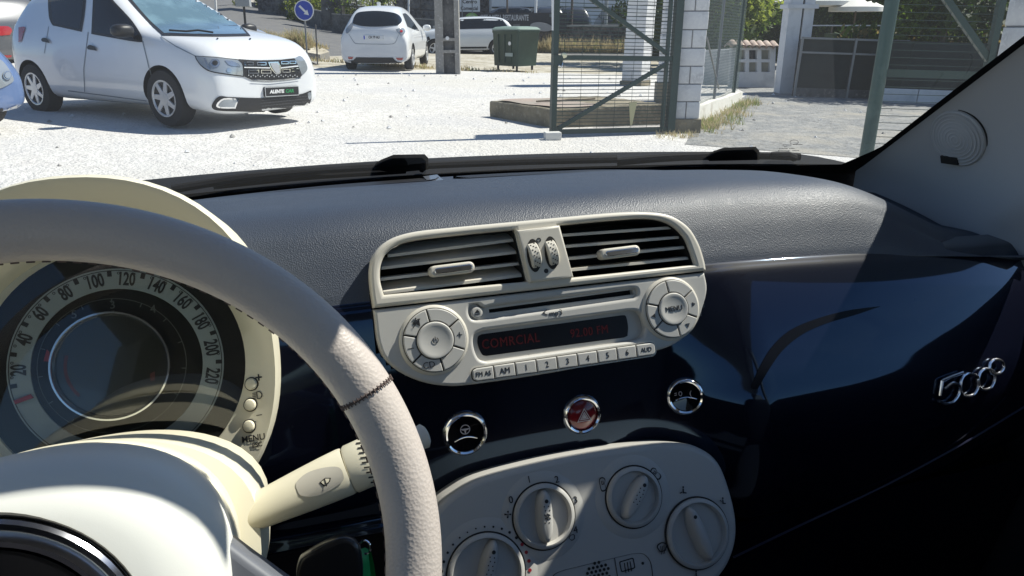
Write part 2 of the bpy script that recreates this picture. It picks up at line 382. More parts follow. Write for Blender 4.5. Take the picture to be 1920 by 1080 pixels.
for p,q,kk in SL:
    b=B(); h=-.004
    A=RP.p(*RP.px(*p,h),h); C=RP.p(*RP.px(*q,h),h); dp=(-RP.n+RP.ey*(.50 if kk else .12)).normalized(); th=RP.ey*.0013
    n=8
    sec=[(0,-1),(0,1),(.0035,1.25),(.022,.5),(.022,-.5),(.0035,-1.25)]
    rs=[[A.lerp(C,t)+dp*d+th*s_ for d,s_ in sec] for t in(0,.25,.5,.75,1)]
    b.rings(rs,M_cream,True,True); part(b,'slat',vent)
for (x,y) in((848,505),(1163,473)):
    a,c=RP.px(x,y,.004); f2=RP.at(a,c,0,R(1.5)); b=B(); b.c2(rrect(-.021,-.0052,.021,.0052,.005),f2,-.008,.006,M_cream,.002,3)
    b.c2(rrect(-.017,-.0028,.0185,.0028,.0027),f2,.0055,.0075,M_chrome,.0009,3); part(b,'vane_tab',vent)
# --- radio ---
slot=RP.pp([(917,580),(1187,543),(1189,552),(918,587)])
disp=RP.pp(path([(905,619,'c'),(1175,583,'c'),(1192,584),(1203,596),(1207,618),(1200,633),(1180,640,'c'),(912,678,'c'),(896,672),(887,650),(888,628)],5))
slotrec=RP.pp(path([(880,573),(893,570),(905,577),(920,574,'c'),(1176,541,'c'),(1190,542),(1192,553),(1186,559,'c'),(920,597,'c'),(900,600),(883,598),(877,586)],4))
b=B().c2([radio2,disp,slotrec],RP,-.018,.004,M_grey,.003,3)
radio=part(b,'radio')
b=B().c2([shrink(disp,1.02)],RP,-.012,-.0045,M_grey); b.c2([shrink(slotrec,1.03),slot],RP,-.01,-.0005,M_grey,.0003); b.c2([shrink(slot,1.1)],RP,-.012,-.008,M_void)
part(b,'recess',radio)
win=RP.pp(path([(905,627,'c'),(1170,591,'c'),(1177,593),(1181,612),(1180,630,'c'),(1174,633,'c'),(914,668,'c'),(906,665),(898,648),(898,632)],4))
b=B().c2(win,RP,-.0045,-.0038,mat('smoked display window',(.006,.006,.009),.28,spec=.3),.0003)
f2=RP.at(*RP.px(958,640,-.0038),-.0038); b.text('COMRCIAL',f2,.0125,M_redlit,sx=.85,sp=1.1)
f2=RP.at(*RP.px(1105,622,-.0038),-.0038); b.text('92.00 FM',f2,.0115,M_redlit,sx=.85,sp=1.1)
part(b,'display',radio)
a,c=RP.px(893,586); b=B().c2(circ(a,c,.0056,28),RP,-.002,.0032,M_grey,.0018,3); b.c2([(a-.0028,c-.0006),(a+.0028,c-.0001),(a+.0003,c+.0028)],RP,.0033,.0035,M_ink); b.c2([(a-.0028,c-.0022),(a+.0028,c-.0017),(a+.0028,c-.0010),(a-.0028,c-.0015)],RP,.0033,.0035,M_ink); part(b,'eject_button',radio)
b=B(); f2=RP.at(*RP.px(1042,587,.004),.004); b.text('mp3',f2,.0078,M_ink,bold=-.00012); b.c2([(-.0085,.0045),(-.0135,.0015),(-.0085,-.0012),(-.0085,-.0005),(-.012,.0015),(-.0085,.0037)],f2,.0001,.0004,M_ink); part(b,'marking',radio)
# preset row
L0=V(RP.px(903,700)); L1=V(RP.px(1206,655)); d=(L1-L0)/8; ang=math.atan2(d.y,d.x); wd=d.length
fr=RP.at(*((L0+L1)/2),.004,ang)
b=B().c2(rrect(-4.5*wd-.0006,-.0064,4.5*wd+.0006,.0064,.005),fr,-.002,.0003,M_line); b.c2(rrect(-4.5*wd-.002,-.0078,4.5*wd+.002,.0078,.006),fr,-.002,.0001,M_cream); part(b,'key_row_frame',radio)
for i,t in enumerate(('FM AS','AM','1','2','3','4','5','6','AUD')):
    x=(i-4)*wd; g=.00055; b=B()
    o=[(x-wd/2+g,-.0058),(x+wd/2-g,-.0058),(x+wd/2-g,.0058),(x-wd/2+g,.0058)]
    if i==0: o=path([(x-wd/2+.005,.0058,'c'),(x-wd/2+.001,.004),(x-wd/2+g,0),(x-wd/2+.001,-.004),(x-wd/2+.005,-.0058,'c'),(x+wd/2-g,-.0058,'c'),(x+wd/2-g,.0058,'c')],4)
    if i==8: o=path([(x+wd/2-.003,-.0058,'c'),(x+wd/2-g-.0005,-.004),(x+wd/2-g,0),(x+wd/2-.0008,.004),(x+wd/2-.003,.0058,'c'),(x-wd/2+g,.0058,'c'),(x-wd/2+g,-.0058,'c')],4)
    b.c2(o,fr,-.001,.0026,M_grey,.0011,3); b.text(t,fr,.0078 if len(t)<3 else .0062,M_ink,h=.0027,a=x,sx=.9); part(b,'preset_button',radio)
# round key pads
for n_,(cx,cy) in enumerate(((814,637.5),(1257.5,579))):
    a,c=RP.px(cx,cy,.004); f2=RP.at(a,c,.004,R(2)); b=B()
    b.lathe([(.0325,-.002),(.0315,.001),(.0298,.0024),(.029,.0026),(.0001,.0026)],f2,M_cream,56); b.lathe([(.0289,.0024),(.0289,.0029),(.0001,.0029)],f2,M_line,56); part(b,'key_pad',radio)
    divs=[98,33,-26,-82,-143,-198]; rk=.0158 if n_==0 else .0150
    for i in range(6):
        a0,a1=divs[(i+1)%6],divs[i]
        if a0>a1: a0-=360
        ri,ro=rk+.0015,.0283; g=.0007
        o=[(ro*math.cos(R(t)),ro*math.sin(R(t))) for t in [a0+math.degrees(g/ro)+k*(a1-a0-2*math.degrees(g/ro))/10 for k in range(11)]]
        o+=[(ri*math.cos(R(t)),ri*math.sin(R(t))) for t in [a1-math.degrees(g/ri)-k*(a1-a0-2*math.degrees(g/ri))/8 for k in range(9)]]
        b=B(); b.c2(o,f2,.002,.0052,M_grey,.0009,3); am=R((a0+a1)/2); rm=.0228; x,y=rm*math.cos(am),rm*math.sin(am); f3=f2.at(x,y,.0052)
        if n_==0:
            if i==5: b.text('*',f3,.012,M_ink,sx=1.2); b.c2([(-.003,-.001),(0,-.001),(.003,-.003),(.003,.003),(0,.001),(-.003,.001)],f3,.0001,.0004,M_ink); b.c2([(-.004,-.0035),(-.0035,-.004),(.004,.0035),(.0035,.004)],f3,.0003,.0006,M_ink)
            if i==4: b.c2([(-.0028,-.0003),(.0028,-.0003),(.0028,.0003),(-.0028,.0003)],f3,.0001,.0003,M_ink)
            if i==3: b.text('CD',f3,.0078,M_ink)
            if i==1: b.c2([(-.0024,-.0003),(.0024,-.0003),(.0024,.0003),(-.0024,.0003)],f3,.0001,.0003,M_ink); b.c2([(-.0003,-.0024),(.0003,-.0024),(.0003,.0024),(-.0003,.0024)],f3,.0001,.00035,M_ink)
        else:
            if i==4: b.c2([(-.0024,0),(.0018,-.0022),(.0018,.0022)],f3,.0001,.0004,M_ink)
            if i==1: b.c2([[(.0024,0),(-.0012,-.0020),(-.0012,.0020)],[(.0014,0),(-.0005,-.0010),(-.0005,.0010)]],f3,.0001,.0004,M_ink)
            if i==2: b.c2([[(0,-.0024),(.0024,.0018),(-.0024,.0018)],[(0,-.0012),(.0013,.0011),(-.0013,.0011)]],f3,.0001,.0004,M_ink)
        part(b,'pad_button',radio)
    b=B().lathe([(rk+.0008,.002),(rk+.0008,.0062),(rk,.0072),(rk-.0012,.0074),(rk-.003,.0068),(.004,.0062),(.0001,.0062)],f2,M_grey,56); b.lathe([(rk+.0014,.002),(rk+.0013,.0052),(rk+.0006,.0053)],f2,M_line,56)
    f3=f2.at(0,0,.0064)
    if n_: b.text('MENU',f3,.0073,M_ink,sx=.95)
    else:
        b.c2([[(.0028*math.cos(t),.0028*math.sin(t)) for t in [R(125)+k*R(290)/20 for k in range(21)]]+[(.0022*math.cos(t),.0022*math.sin(t)) for t in [R(415)-k*R(290)/20 for k in range(21)]]],f3,.0001,.0004,M_ink)
        b.c2([(-.0003,0),(.0003,0),(.0003,.0034),(-.0003,.0034)],f3,.0001,.0004,M_ink)
    part(b,'knob',radio)
# --- switches on the fascia ---
def onf(bv,u,v):
    loc,no,i,dd=bv.ray_cast(EYE,rl(u,v).normalized()); 
    if no.dot(rl(u,v))>0: no=-no
    return loc,no
for k,(u,v) in enumerate(((872,812),(1091,777),(1285,743))):
    loc,no=onf(fas_bvh,u,v); f2=SF(loc,no); r_=(.0205,.0188,.0180)[k]
    b=B().lathe([(r_+.002,-.004),(r_+.001,.001),(r_,.0035),(r_-.0015,.0045),(r_-.003,.0035),(r_-.0035,.0005),(r_-.0036,-.004)],f2,M_chrome,56)
    par=b
    body=B().lathe([(r_-.0034,-.003),(r_-.0036,.0015),(r_-.006,.0035 if k==1 else .0012),(.006,.0055 if k==1 else .0004),(.0001,.0058 if k==1 else .0002)],f2,M_red if k==1 else M_glossblack,48)
    if k==1:
        f3=f2.at(0,-.0005,.0062); M_pale=mat('pale print',(.55,.5,.5),.5)
        def tri(s): return [(s*math.cos(R(t)),s*math.sin(R(t))) for t in(90,210,330)]
        body.c2([tri(.0088),tri(.0074)],f3,0,.0003,M_pale); body.c2([tri(.0055),tri(.0038)],f3,0,.0003,M_pale); body.c2([tri(.003)],f3,0,.0003,M_pale)
    elif k==0:
        M_pale=mat('pale print',(.55,.5,.5),.5); f3=f2.at(0,.004,.0012)
        body.c2([circ(0,0,.0048,30),circ(0,0,.0040,30)],f3,0,.0003,M_pale); body.c2([(-.0042,.0008),(.0042,.0008),(.003,-.0005),(.0008,-.001),(.0006,-.0042),(-.0006,-.0042),(-.0008,-.001),(-.003,-.0005)],f3,0,.0003,M_pale)
        body.tube([f2.p(-.011+.0022*i,-.006+.0028*math.sin(PI*i/10),.0018) for i in range(11)],.0006,M_chrome,6)
    else:
        f3=f2.at(-.005,.003,.0012); body.text('O',f3,.007,M_pale,sx=.7); body.c2([(-.006,.001),(-.0035,.0015),(-.0035,.001),(-.006,.0005)],f3,0,.0003,M_pale);body.c2([(-.006,-.001),(-.0035,-.0005),(-.0035,-.001),(-.006,-.0015)],f3,0,.0003,M_pale)
        f3=f2.at(.005,.003,.0012); body.text('(',f3,.007,M_pale)
        body.tube([f2.p(-.010+.0021*i,-.003+.0024*math.sin(PI*i/10),.0018) for i in range(11)],.0006,M_chrome,6)
    o=part(body,'hazard_button' if k==1 else 'rocker_switch'); b.done('chrome_ring',o)
# --- heater panel ---
HP=tilt(EYE+rl(1018,968)*.68,26)
hp=HP.pp(path([(800,985),(822,950),(850,925),(900,896),(1000,868),(1100,848),(1200,834),(1262,830),(1310,838),(1350,868),(1374,930),(1384,990),(1376,1040),(1350,1085),(1300,1130),(1200,1160),(1000,1200),(860,1210),(810,1140),(796,1060)],5))
b=B().c2(hp,HP,-.05,.0,M_grey,.0065,4); heat=part(b,'heater_panel')
KN=[((1019,967),.0300,85,'fan'),((1187,931),.0290,52,'air'),((1306,999),.0340,105,'dir'),((911,1075),.0360,70,'temp')]
for (u,v),rr,rot,kd in KN:
    a,c=HP.px(u,v); f2=HP.at(a,c,0,0); b=B()
    if kd=='fan' or kd=='air' or kd=='temp': b.lathe([(rr*1.45,-.001),(rr*1.22,.0012),(rr*1.08,.0016),(rr,.0014)],f2,M_grey,56)
    b.lathe([(rr+.0007,.0005),(rr+.0007,.0019),(rr-.0008,.0019),(rr-.0008,.0005)],f2,M_line,60)
    b.lathe([(rr-.0006,.001),(rr-.0010,.0042),(rr-.0025,.0055),(rr-.0045,.0058),(rr-.0055,.004),(rr-.006,-.004),(rr-.010,-.010),(.0001,-.012)],f2,M_grey,60); k_=part(b,'knob',heat)
    f3=f2.at(0,0,0,R(rot-90)); b=B()                 # the grip bar
    rs=[]
    for h,wx,ly in((-.012,.0095,rr-.006),(.002,.0080,rr-.006),(.008,.0062,rr-.0075),(.0105,.0050,rr-.0095),(.0115,.0030,rr-.012)):
        rs.append([f3.p(x,y,h) for x,y in [(wx*math.cos(t)*(1 if abs(math.cos(t))>.2 else 1),ly*math.copysign(abs(math.sin(t))**.75,math.sin(t))) for t in [2*PI*i/32 for i in range(32)]]])
    b.rings(rs,M_grey,False,True)
    b.c2(circ(0,rr-.0155,.0018,14),f3,.0110,.0118,M_ink)
    if kd!='dir':
        for i in range(5):
            for s_ in(-1,1): b.box(f3.at(s_*.002+(i%2)*.001-.0005,rr-.020-.0036*i,.0115),-.0005,-.0005,0,.0005,.0005,.0003,M_line)
    if kd=='fan': b.text('*',f3.at(0,-.002,.0117),.014,M_ink)
    b.done('grip',k_)
HPm=HP.at(0,0,.0016); b=B()
for t,(u,v),s_ in(('0',(957,937),.009),('1',(991,899),.009),('2',(1043,899),.009),('3',(1078,937),.009),('4',(1078,993),.009)): a,c=HP.px(u,v); b.text(t,HPm,s_,M_ink,a=a,b=c,rot=R(3))
a,c=HP.px(951,964)
for k in range(4): t=R(45+90*k); b.c2([(a+.0004,c),(a+.003*math.cos(t)-.001*math.sin(t),c+.003*math.sin(t)+.001*math.cos(t)),(a+.0034*math.cos(t+.5),c+.0034*math.sin(t+.5)),(a+.003*math.cos(t+.9),c+.003*math.sin(t+.9))],HPm,.0001,.0004,M_ink)
def fan(u,v,s,lines=True,ro=0):                       # windscreen-demist symbol
    a,c=HP.px(u,v); f=HPm.at(a,c,0,R(ro))
    b.c2([path([(-s,.3*s,'c'),(-.8*s,.75*s),(0,s),(.8*s,.75*s),(s,.3*s,'c'),(.55*s,-.6*s,'c'),(-.55*s,-.6*s,'c')],3),path([(-.8*s,.3*s,'c'),(-.6*s,.6*s),(0,.82*s),(.6*s,.6*s),(.8*s,.3*s,'c'),(.42*s,-.42*s,'c'),(-.42*s,-.42*s,'c')],3)],f,.0001,.0004,M_ink)
    if lines:
        for x in(-.3*s,0,.3*s): b.c2([(x-.06*s,-1.0*s),(x+.06*s,-1.0*s),(x+.1*s,.4*s),(x-.02*s,.4*s)],f,.0003,.0006,M_ink)
fan(1072,1008,.0032,False,20); fan(1240,1027,.0055)
def person(u,v,s,up):                                  # seated-figure symbol
    a,c=HP.px(u,v); f=HPm.at(a,c,0,R(-10)); b.c2(circ(-.1*s,.9*s,.22*s,12),f,.0001,.0004,M_ink); b.c2([(-.25*s,.6*s),(.05*s,.6*s),(.1*s,-.1*s),(.7*s,-.2*s),(.7*s,-.45*s),(-.2*s,-.4*s)],f,.0001,.0004,M_ink); b.c2([(-.9*s,-.3*s*up),(-.4*s,-.05*s*up),(-.4*s,-.25*s*up),(-.8*s,-.5*s*up)],f,.0001,.0004,M_ink)
person(1280,921,.0045,1); person(1354,941,.0042,-1); person(1304,1078,.004,1)
def carsym(u,v,ro,in_):
    a,c=HP.px(u,v); f=HPm.at(a,c,0,R(ro)); s=.006
    o=path([(-.5*s,-s),(-.55*s,.4*s),(-.3*s,s),(.3*s,s),(.55*s,.5*s),(.3*s,0),(.4*s,-.6*s),(.2*s,-1.1*s)],4); b.c2([o,shrink(o,.82)],f,.0001,.0004,M_ink)
    b.c2([[(-.2*s,.5*s),(-.2*s,-.1*s),(.15*s,-.1*s),(.15*s,.5*s),(.05*s,.5*s),(.05*s,.0),(-.1*s,0),(-.1*s,.5*s)]],f,.0001,.0004,M_ink)
carsym(1129,907,5,1); carsym(1228,887,40,0)
a0,c0=HP.px(911,1075)
M_reddot=mat('red print',(.35,.02,.03),.5)
for i in range(17):
    t=R(165-i*11.5); rad=.0405; sz=.0006+.00115*abs(i-5.5)/8; b.c2(circ(a0+rad*math.cos(t),c0+rad*math.sin(t),min(sz,.0016),12),HP,.0017,.0021,M_reddot if i>11 else M_ink)
part(b,'marking',heat)
cl=HP.pp(path([(1030,1090,'c'),(1040,1076),(1060,1068,'c'),(1185,1038,'c'),(1205,1038),(1218,1050),(1223,1070),(1224,1095,'c')],5)); b=B(); b.c2([cl,shrink(cl,.985)],HP,.0001,.0005,M_line)
g=[HP.px(1152,1046),HP.px(1160,1095)]; b.c2([(g[0][0]-.0003,g[0][1]),(g[0][0]+.0003,g[0][1]),(g[1][0]+.0003,g[1][1]),(g[1][0]-.0003,g[1][1])],HP,.0002,.0006,M_line)
for i in range(5):
    for j in range(6):
        a,c=HP.px(1122,1078); x=(j-2.5+(i%2)*.5)*.0042; y=(i-1)*.0037
        if math.hypot(x,y)<.0118: b.c2(circ(a+x,c+y,.0014,12),HP,.0001,.0006,M_line)
a,c=HP.px(1176,1059); f=HP.at(a,c,0,R(3)); b.c2([rrect(-.0075,-.005,.0075,.005,.0015),rrect(-.0066,-.0041,.0066,.0041,.001)],f,.0001,.0005,M_ink)
for x in(-.003,0,.003): b.c2([(x-.0004,-.0065),(x+.0004,-.0065),(x+.0007,.0025),(x-.0001,.0025)],f,.0003,.0007,M_ink)
a,c=HP.px(1205,1056); b.c2(circ(a,c,.0014,12),HP,.0001,.0005,M_ink); part(b,'switch_cluster',heat)
part(B().decal(fas_bvh,path([(1408,728,'c'),(1422,692),(1446,652),(1480,620),(1530,598),(1590,582),(1652,574,'c'),(1602,591),(1548,607),(1504,627),(1468,656),(1442,692),(1420,730,'c')],4),mat('dark painted reflection',(.003,.004,.008),.45,spec=.15),.0005,step=8),'painted_reflection',fas)  # dark curved reflection painted onto the fascia as a flat strip
# --- chrome 500 emblem ---
def emb(pts,cl=False,r=.0017):
    P=[]
    for u,v in pts: loc,no=onf(fas_bvh,u,v); P.append(loc+no*.0035)
    eb.tube(P,r,mat('brushed chrome',(.92,.93,.96),.22,1),8,closed=cl)
eb=B(); emb([(1800,698),(1780,705),(1761,713)]); emb([(1761,713),(1759,727),(1757,740)]); emb(path([(1766,728),(1781,717),(1793,722),(1793,736),(1782,751),(1768,755),(1755,750)],3,False))
emb(path([(1812,700),(1827,705),(1829,722),(1820,738),(1804,741),(1796,733),(1796,716),(1802,704)],3),True); emb(path([(1845,691),(1858,697),(1859,712),(1851,726),(1837,729),(1829,721),(1829,706),(1835,695)],3),True)
emb(path([(1861,674),(1873,678),(1876,689),(1868,699),(1856,700),(1850,692),(1851,681)],3),True,.0018)
part(eb,'emblem',fas)
# --- instrument cluster ---
C0=EYE+rl(213,683).normalized()*.66; CP=tilt(C0,20)

b=B().c2(circ(0,-.002,.118,64),CP,-.006,0,M_void)
b.c2([circ(.004,-.002,.0765,80),circ(.004,-.002,.0605,80)],CP,.0,.0012,M_silver,.0004)
b.c2([circ(.004,-.002,.0752,80),circ(.004,-.002,.0746,80)],CP,.0013,.0015,M_ink)
gm=mat('faint grey print',(.12,.13,.12),.5)
b.c2([circ(.0,-.001,.0525,64),circ(.0,-.001,.0521,64)],CP,.0001,.0004,gm)
dial=part(b,'speedometer')
b=B(); NUM=[(20,(38,694)),(40,(46,637)),(60,(77,589)),(80,(122,548)),(100,(178,528)),(120,(237,521)),(140,(294,533)),(160,(344,561)),(180,(380,600)),(200,(395,652)),(220,(391,704))]
NA=[]
for t,(u,v) in NUM:
    a,c=CP.px(u,v,.0013); a-=.004; c+=.002; an=math.atan2(c,a); NA.append(an); rr=.0680
    b.text(str(t),CP,.0142,M_ink,h=.0014,a=.004+rr*math.cos(an),b=-.002+rr*math.sin(an),rot=an-PI/2,sx=.60,bold=.0004)
NA=[x if x>-2 else x+2*PI for x in NA]; st=(NA[0]-NA[-1])/10
for i in range(-1,21):                                  # cut-out scale marks and small rings
    an=NA[0]-i*st/2; x,y=.004+.0738*math.cos(an),-.002+.0738*math.sin(an); f=CP.at(x,y,.0013,an-PI/2)
    if i%2: b.c2([[(-.0016,.001),(-.0016,-.0035),(.0016,-.0035),(.0016,.001)],[(-.001,.0012),(-.001,-.0029),(.001,-.0029),(.001,.0012)]],f,.0001,.0003,M_ink)
    else: 
        for s_ in(-.0055,.0055): b.c2([circ(s_,-.0012,.0011,12),circ(s_,-.0012,.0006,12)],f,.0001,.0003,M_ink)
for t,u,v in(('5',139,590),('3',211,572),('4',287,580),('8',97,700)):
    a,c=CP.px(u,v); b.text(t,CP,.009,gm,a=a,b=c)
for i in range(12):
    an=R(230-i*24); b.c2([(-.0003,-.0035),(.0003,-.0035),(.0003,0),(-.0003,0)],CP.at(.0525*math.cos(an),-.001+.0525*math.sin(an),0,an-PI/2),.0001,.0004,gm)
rd=mat('red dial print',(.30,.025,.03),.5)
for (u0,v0),(u1,v1),wd_ in(((78,530),(84,530),0),):
    pass
b.c2([CP.px(88,655),CP.px(83,672),CP.px(82,677),CP.px(93,678),CP.px(93,660)],CP,.0001,.0004,rd)
part(b,'marking',dial)
b=B().c2(CP.pp([(28,750),(60,738),(66,745),(32,757)]),CP,.0025,.004,rd,.0005); part(b,'needle',dial)
b=B().lathe([(.0415,-.002),(.0425,.010),(.0418,.0118),(.0405,.0118),(.0395,.009),(.039,-.002)],CP,M_chrome,72,0,-.0005); part(b,'chrome_ring',dial)
scr=mat('olive dark screen',(.028,.030,.026),.12,coat=.6)
b=B().c2(circ(0,-.0005,.0393,64),CP,.001,.004,scr,.0005)
arc=lambda r0,r1,a0,a1:[(r0*math.cos(R(t)),r0*math.sin(R(t))) for t in range(a0,a1,6)]+[(r1*math.cos(R(t)),r1*math.sin(R(t))) for t in range(a1-6,a0-6,-6)]
rdd=mat('unlit red segments',(.10,.02,.018),.5)
b.c2(arc(.0335,.0312,160,226),CP,.0041,.0043,rdd); b.c2(CP.pp([(283,700),(292,695),(292,712),(284,714)]),CP,.0041,.0043,rdd)
part(b,'screen',dial)
# hood / binnacle
NB=72; r0=[];
def sup(th,ax,ay,e=2.25):
    c,s=math.cos(th),math.sin(th); k=(abs(c/ax)**e+abs(s/ay)**e)**(-1/e); return k*c,k*s
rings=[]
for key in('a','b','c','d','e','f','g'):
    ring=[]
    for i in range(NB):
        th=2*PI*i/NB; s=math.sin(th); top=max(0,s+.15)/1.15; ay=.136 if s>=0 else .130
        lip=.012+.062*top**1.3
        inn=V((.003+.0935*math.cos(th),-.003+.0935*math.sin(th)))
        out=V(sup(th,.1215,ay+.010*(1-top)))
        if key=='a': p=CP.p(inn.x,inn.y,-.004)
        elif key=='b': p=CP.p(inn.x*1.005,inn.y*1.005,.003)
        elif key=='c': q=inn.lerp(out,.45); p=CP.p(q.x,q.y,.003+(lip-.003)*.42)
        elif key=='d': q=inn.lerp(out,.86); p=CP.p(q.x,q.y,lip-.001*top)
        elif key=='e': p=CP.p(out.x*.985,out.y*.985,lip+.001)
        elif key=='f': p=CP.p(out.x*1.012,out.y*1.012,lip-.010)
        else: p=CP.p(out.x*1.04,out.y*1.06,-.10)
        ring.append(p)
    rings.append(ring)
b=B().rings(rings,M_ivory); bin_=part(b,'instrument_hood',ang=50); bin_bvh=b.bvh()
for u,v in((472,720),(470,759),(468,799)):
    loc,no=onf(bin_bvh,u,v); f2=SF(loc,no); b=B().lathe([(.0056,-.001),(.0056,.0009),(.0046,.001)],f2,M_line,28); b.lathe([(.0048,-.001),(.0047,.0022),(.004,.0032),(.0025,.0036),(.0001,.0036)],f2,M_ivory,28); part(b,'button',bin_)
b=B()
for t,u,v,s_ in(('+',485,709,.011),('_',485,770,.009),('MENU',475,822,.0070),('ESC',482,834,.0050)):
    loc,no=onf(bin_bvh,u,v); f2=SF(loc,no); b.text(t,f2,s_,M_ink,h=.0004,bold=.00012,wrap=bin_bvh)
loc,no=onf(bin_bvh,484,741); f2=SF(loc,no); b.c2([path([(-.001,-.003,'c'),(.002,-.003),(.004,0),(.002,.003),(-.001,.003,'c')],3),path([(-.0004,-.0024,'c'),(.0018,-.0024),(.0033,0),(.0018,.0024),(-.0004,.0024,'c')],3)],f2,.0006,.0009,M_ink)
for y in(-.002,-.0007,.0007,.002): b.c2([(-.0045,y-.0002),(-.0016,y-.0002),(-.0016,y+.0003),(-.0045,y+.0003)],f2,.0006,.0009,M_ink)
part(b,'marking',bin_)
b=B().c2(circ(.003,-.003,.0945,64),CP,.0165,.0170,glassmat('dial cover',(.94,.95,.94),1.5,.02)); part(b,'clear_cover',dial)
# --- steering wheel ---
yaw=-.038; tw=.4255; wn=V((-math.sin(yaw)*math.cos(tw),-math.cos(tw)*math.cos(yaw),math.sin(tw))); wex=V((math.cos(yaw),-math.sin(yaw),0)); WC=V((-.1261,.3423,.9389))
WF=Fr(WC,wex,wn.cross(wex)); RR,rr_=.1801,.0156
b=B(); b.grid(lambda u,t:WF.p((RR+rr_*math.cos(2*PI*t))*math.cos(2*PI*u),(RR+rr_*math.cos(2*PI*t))*math.sin(2*PI*u),rr_*1.05*math.sin(2*PI*t)),200,33,M_leather)
rim=part(b,'steering_wheel',weld=True)
b=B(); a,c=WF.px(683,738); an=math.atan2(c,a)
seam=[WF.p((RR+(rr_+.0002)*math.cos(t))*math.cos(an+.012*math.sin(3*t)*.1),(RR+(rr_+.0002)*math.cos(t))*math.sin(an),(rr_*1.05+.0002)*math.sin(t)) for t in [2*PI*i/40 for i in range(40)]]
b.tube(seam,.0007,M_stitch,6,closed=True)
for i in range(40):
    t=2*PI*i/40
    pr=(rr_+.0006); q=WF.p((RR+pr*math.cos(t))*math.cos(an),(RR+pr*math.cos(t))*math.sin(an),pr*1.05*math.sin(t)); T=WF.p(-math.sin(an),math.cos(an),0)-WF.o
    b.beam(q-T*.0016,q+T*.0016+WF.n*.0008,.0006,.0005,M_stitch)
for i in range(150):                                     # thread round the inside of the rim
    t0=2*PI*i/150; t1=t0+2*PI/150*.55; ph=R(190); pr=rr_+.0003
    P=[WF.p((RR+pr*math.cos(ph))*math.cos(t),(RR+pr*math.cos(ph))*math.sin(t),pr*1.05*math.sin(ph)) for t in(t0,t1)]; b.beam(P[0],P[1],.0008,.0008,M_stitch)
part(b,'stitching',rim)
def hubout(th,k=1.0):
    c,s=math.cos(th),math.sin(th); x,y=sup(th,.0865,.0700 if s>0 else .085,2.3); return x*k,y*k
NH=72
rs=[[WF.p(*hubout(2*PI*i/NH,k),h) for i in range(NH)] for k,h in((.93,-.042),(.985,-.036),(1.0,-.020),(.995,.0),(.965,.010),(.90,.019),(.78,.028),(.60,.033),(.35,.034),(.05,.034))]
b=B().rings(rs,M_hub,False,True); hub=part(b,'airbag_cover',rim,ang=60)
# logo disc: circle through three picture points on its plane
hL=.036; P3=[V(WF.px(u,v,hL)) for u,v in((0,969),(146,1003),(239,1080))]
ax,ay=P3[0];bx,by=P3[1];cx,cy=P3[2]; D=2*(ax*(by-cy)+bx*(cy-ay)+cx*(ay-by)); ux=((ax*ax+ay*ay)*(by-cy)+(bx*bx+by*by)*(cy-ay)+(cx*cx+cy*cy)*(ay-by))/D; uy=((ax*ax+ay*ay)*(cx-bx)+(bx*bx+by*by)*(ax-cx)+(cx*cx+cy*cy)*(bx-ax))/D
rL=math.hypot(ax-ux,ay-uy); print('LOGO',round(ux,4),round(uy,4),round(rL,4))
lf=WF.at(ux,uy,hL); b=B(); b.lathe([(rL+.0012,-.008),(rL+.0008,-.001),(rL-.0005,-.0025)],lf,M_line,72)
b.lathe([(rL-.0005,-.006),(rL-.0008,.001),(rL-.0025,.0028),(rL-.0045,.0022),(rL-.006,.0016),(rL-.010,.0026),(rL-.0125,.0012),(rL-.013,-.004)],lf,mat('satin chrome',(.42,.42,.46),.16,1),72)
b.lathe([(rL-.0128,-.002),(rL-.014,.0005),(rL*.6,.0045),(.0001,.0065)],lf,M_glossblack,64); part(b,'centre_badge',rim)
# spokes
M_spoke=mat('spoke with painted shade',(.13,.135,.155),.45)  # cream spoke lying in shade; that shade is put into this grey
for sgn,an in((0,-70),(0,-110)):
    t=R(an); f=WF.at(0,0,0,t); 
    def sp(u,v,f=f):
        x=.068+u*(.175-.068); wd_=.032-.014*math.sin(PI*min(1,u*1.0))+.008*u*u; a_=2*PI*v; return f.p(x,wd_*math.cos(a_)*.62,-.016+.014*u+.0095*math.sin(a_))
    b=B().grid(sp,14,25,M_spoke); part(b,'spoke',rim)
for sg in(1,-1):
    o=path([(.070,.024,'c'),(.082,.012,'c'),(.100,-.008),(.122,-.030),(.166,-.062,'c'),(.168,-.098,'c'),(.13,-.098),(.095,-.096),(.06,-.092,'c')],5)
    b=B().c2([(x*sg,y) for x,y in o],WF,-.026,.004,M_spoke,.005,3); b.c2([(x*sg,y) for x,y in path([(.090,-.020,'c'),(.098,-.024),(.124,-.050,'c'),(.126,-.076),(.095,-.076,'c')],4)],WF,.003,.0062,M_grey,.002,2); part(b,'spoke',rim)
# --- column shroud ---
NS=64
def sh(th,ax,ay,by=.085): 
    x,y=sup(th,ax,ay if math.sin(th)>0 else by,2.2); return x,y
rs=[[WF.p(*sh(2*PI*i/NS,ax,ay),h) for i in range(NS)] for ax,ay,h in((.060,.050,-.044),(.080,.064,-.044),(.0855,.0685,-.050),(.0875,.0690,-.062),(.0855,.066,-.072),(.083,.0575,-.0735),(.084,.0575,-.076),(.0985,.0655,-.080),(.1020,.0665,-.092),(.1045,.066,-.115),(.105,.063,-.19))]
b=B().rings(rs,M_ivory); shr=part(b,'column_shroud',ang=50)
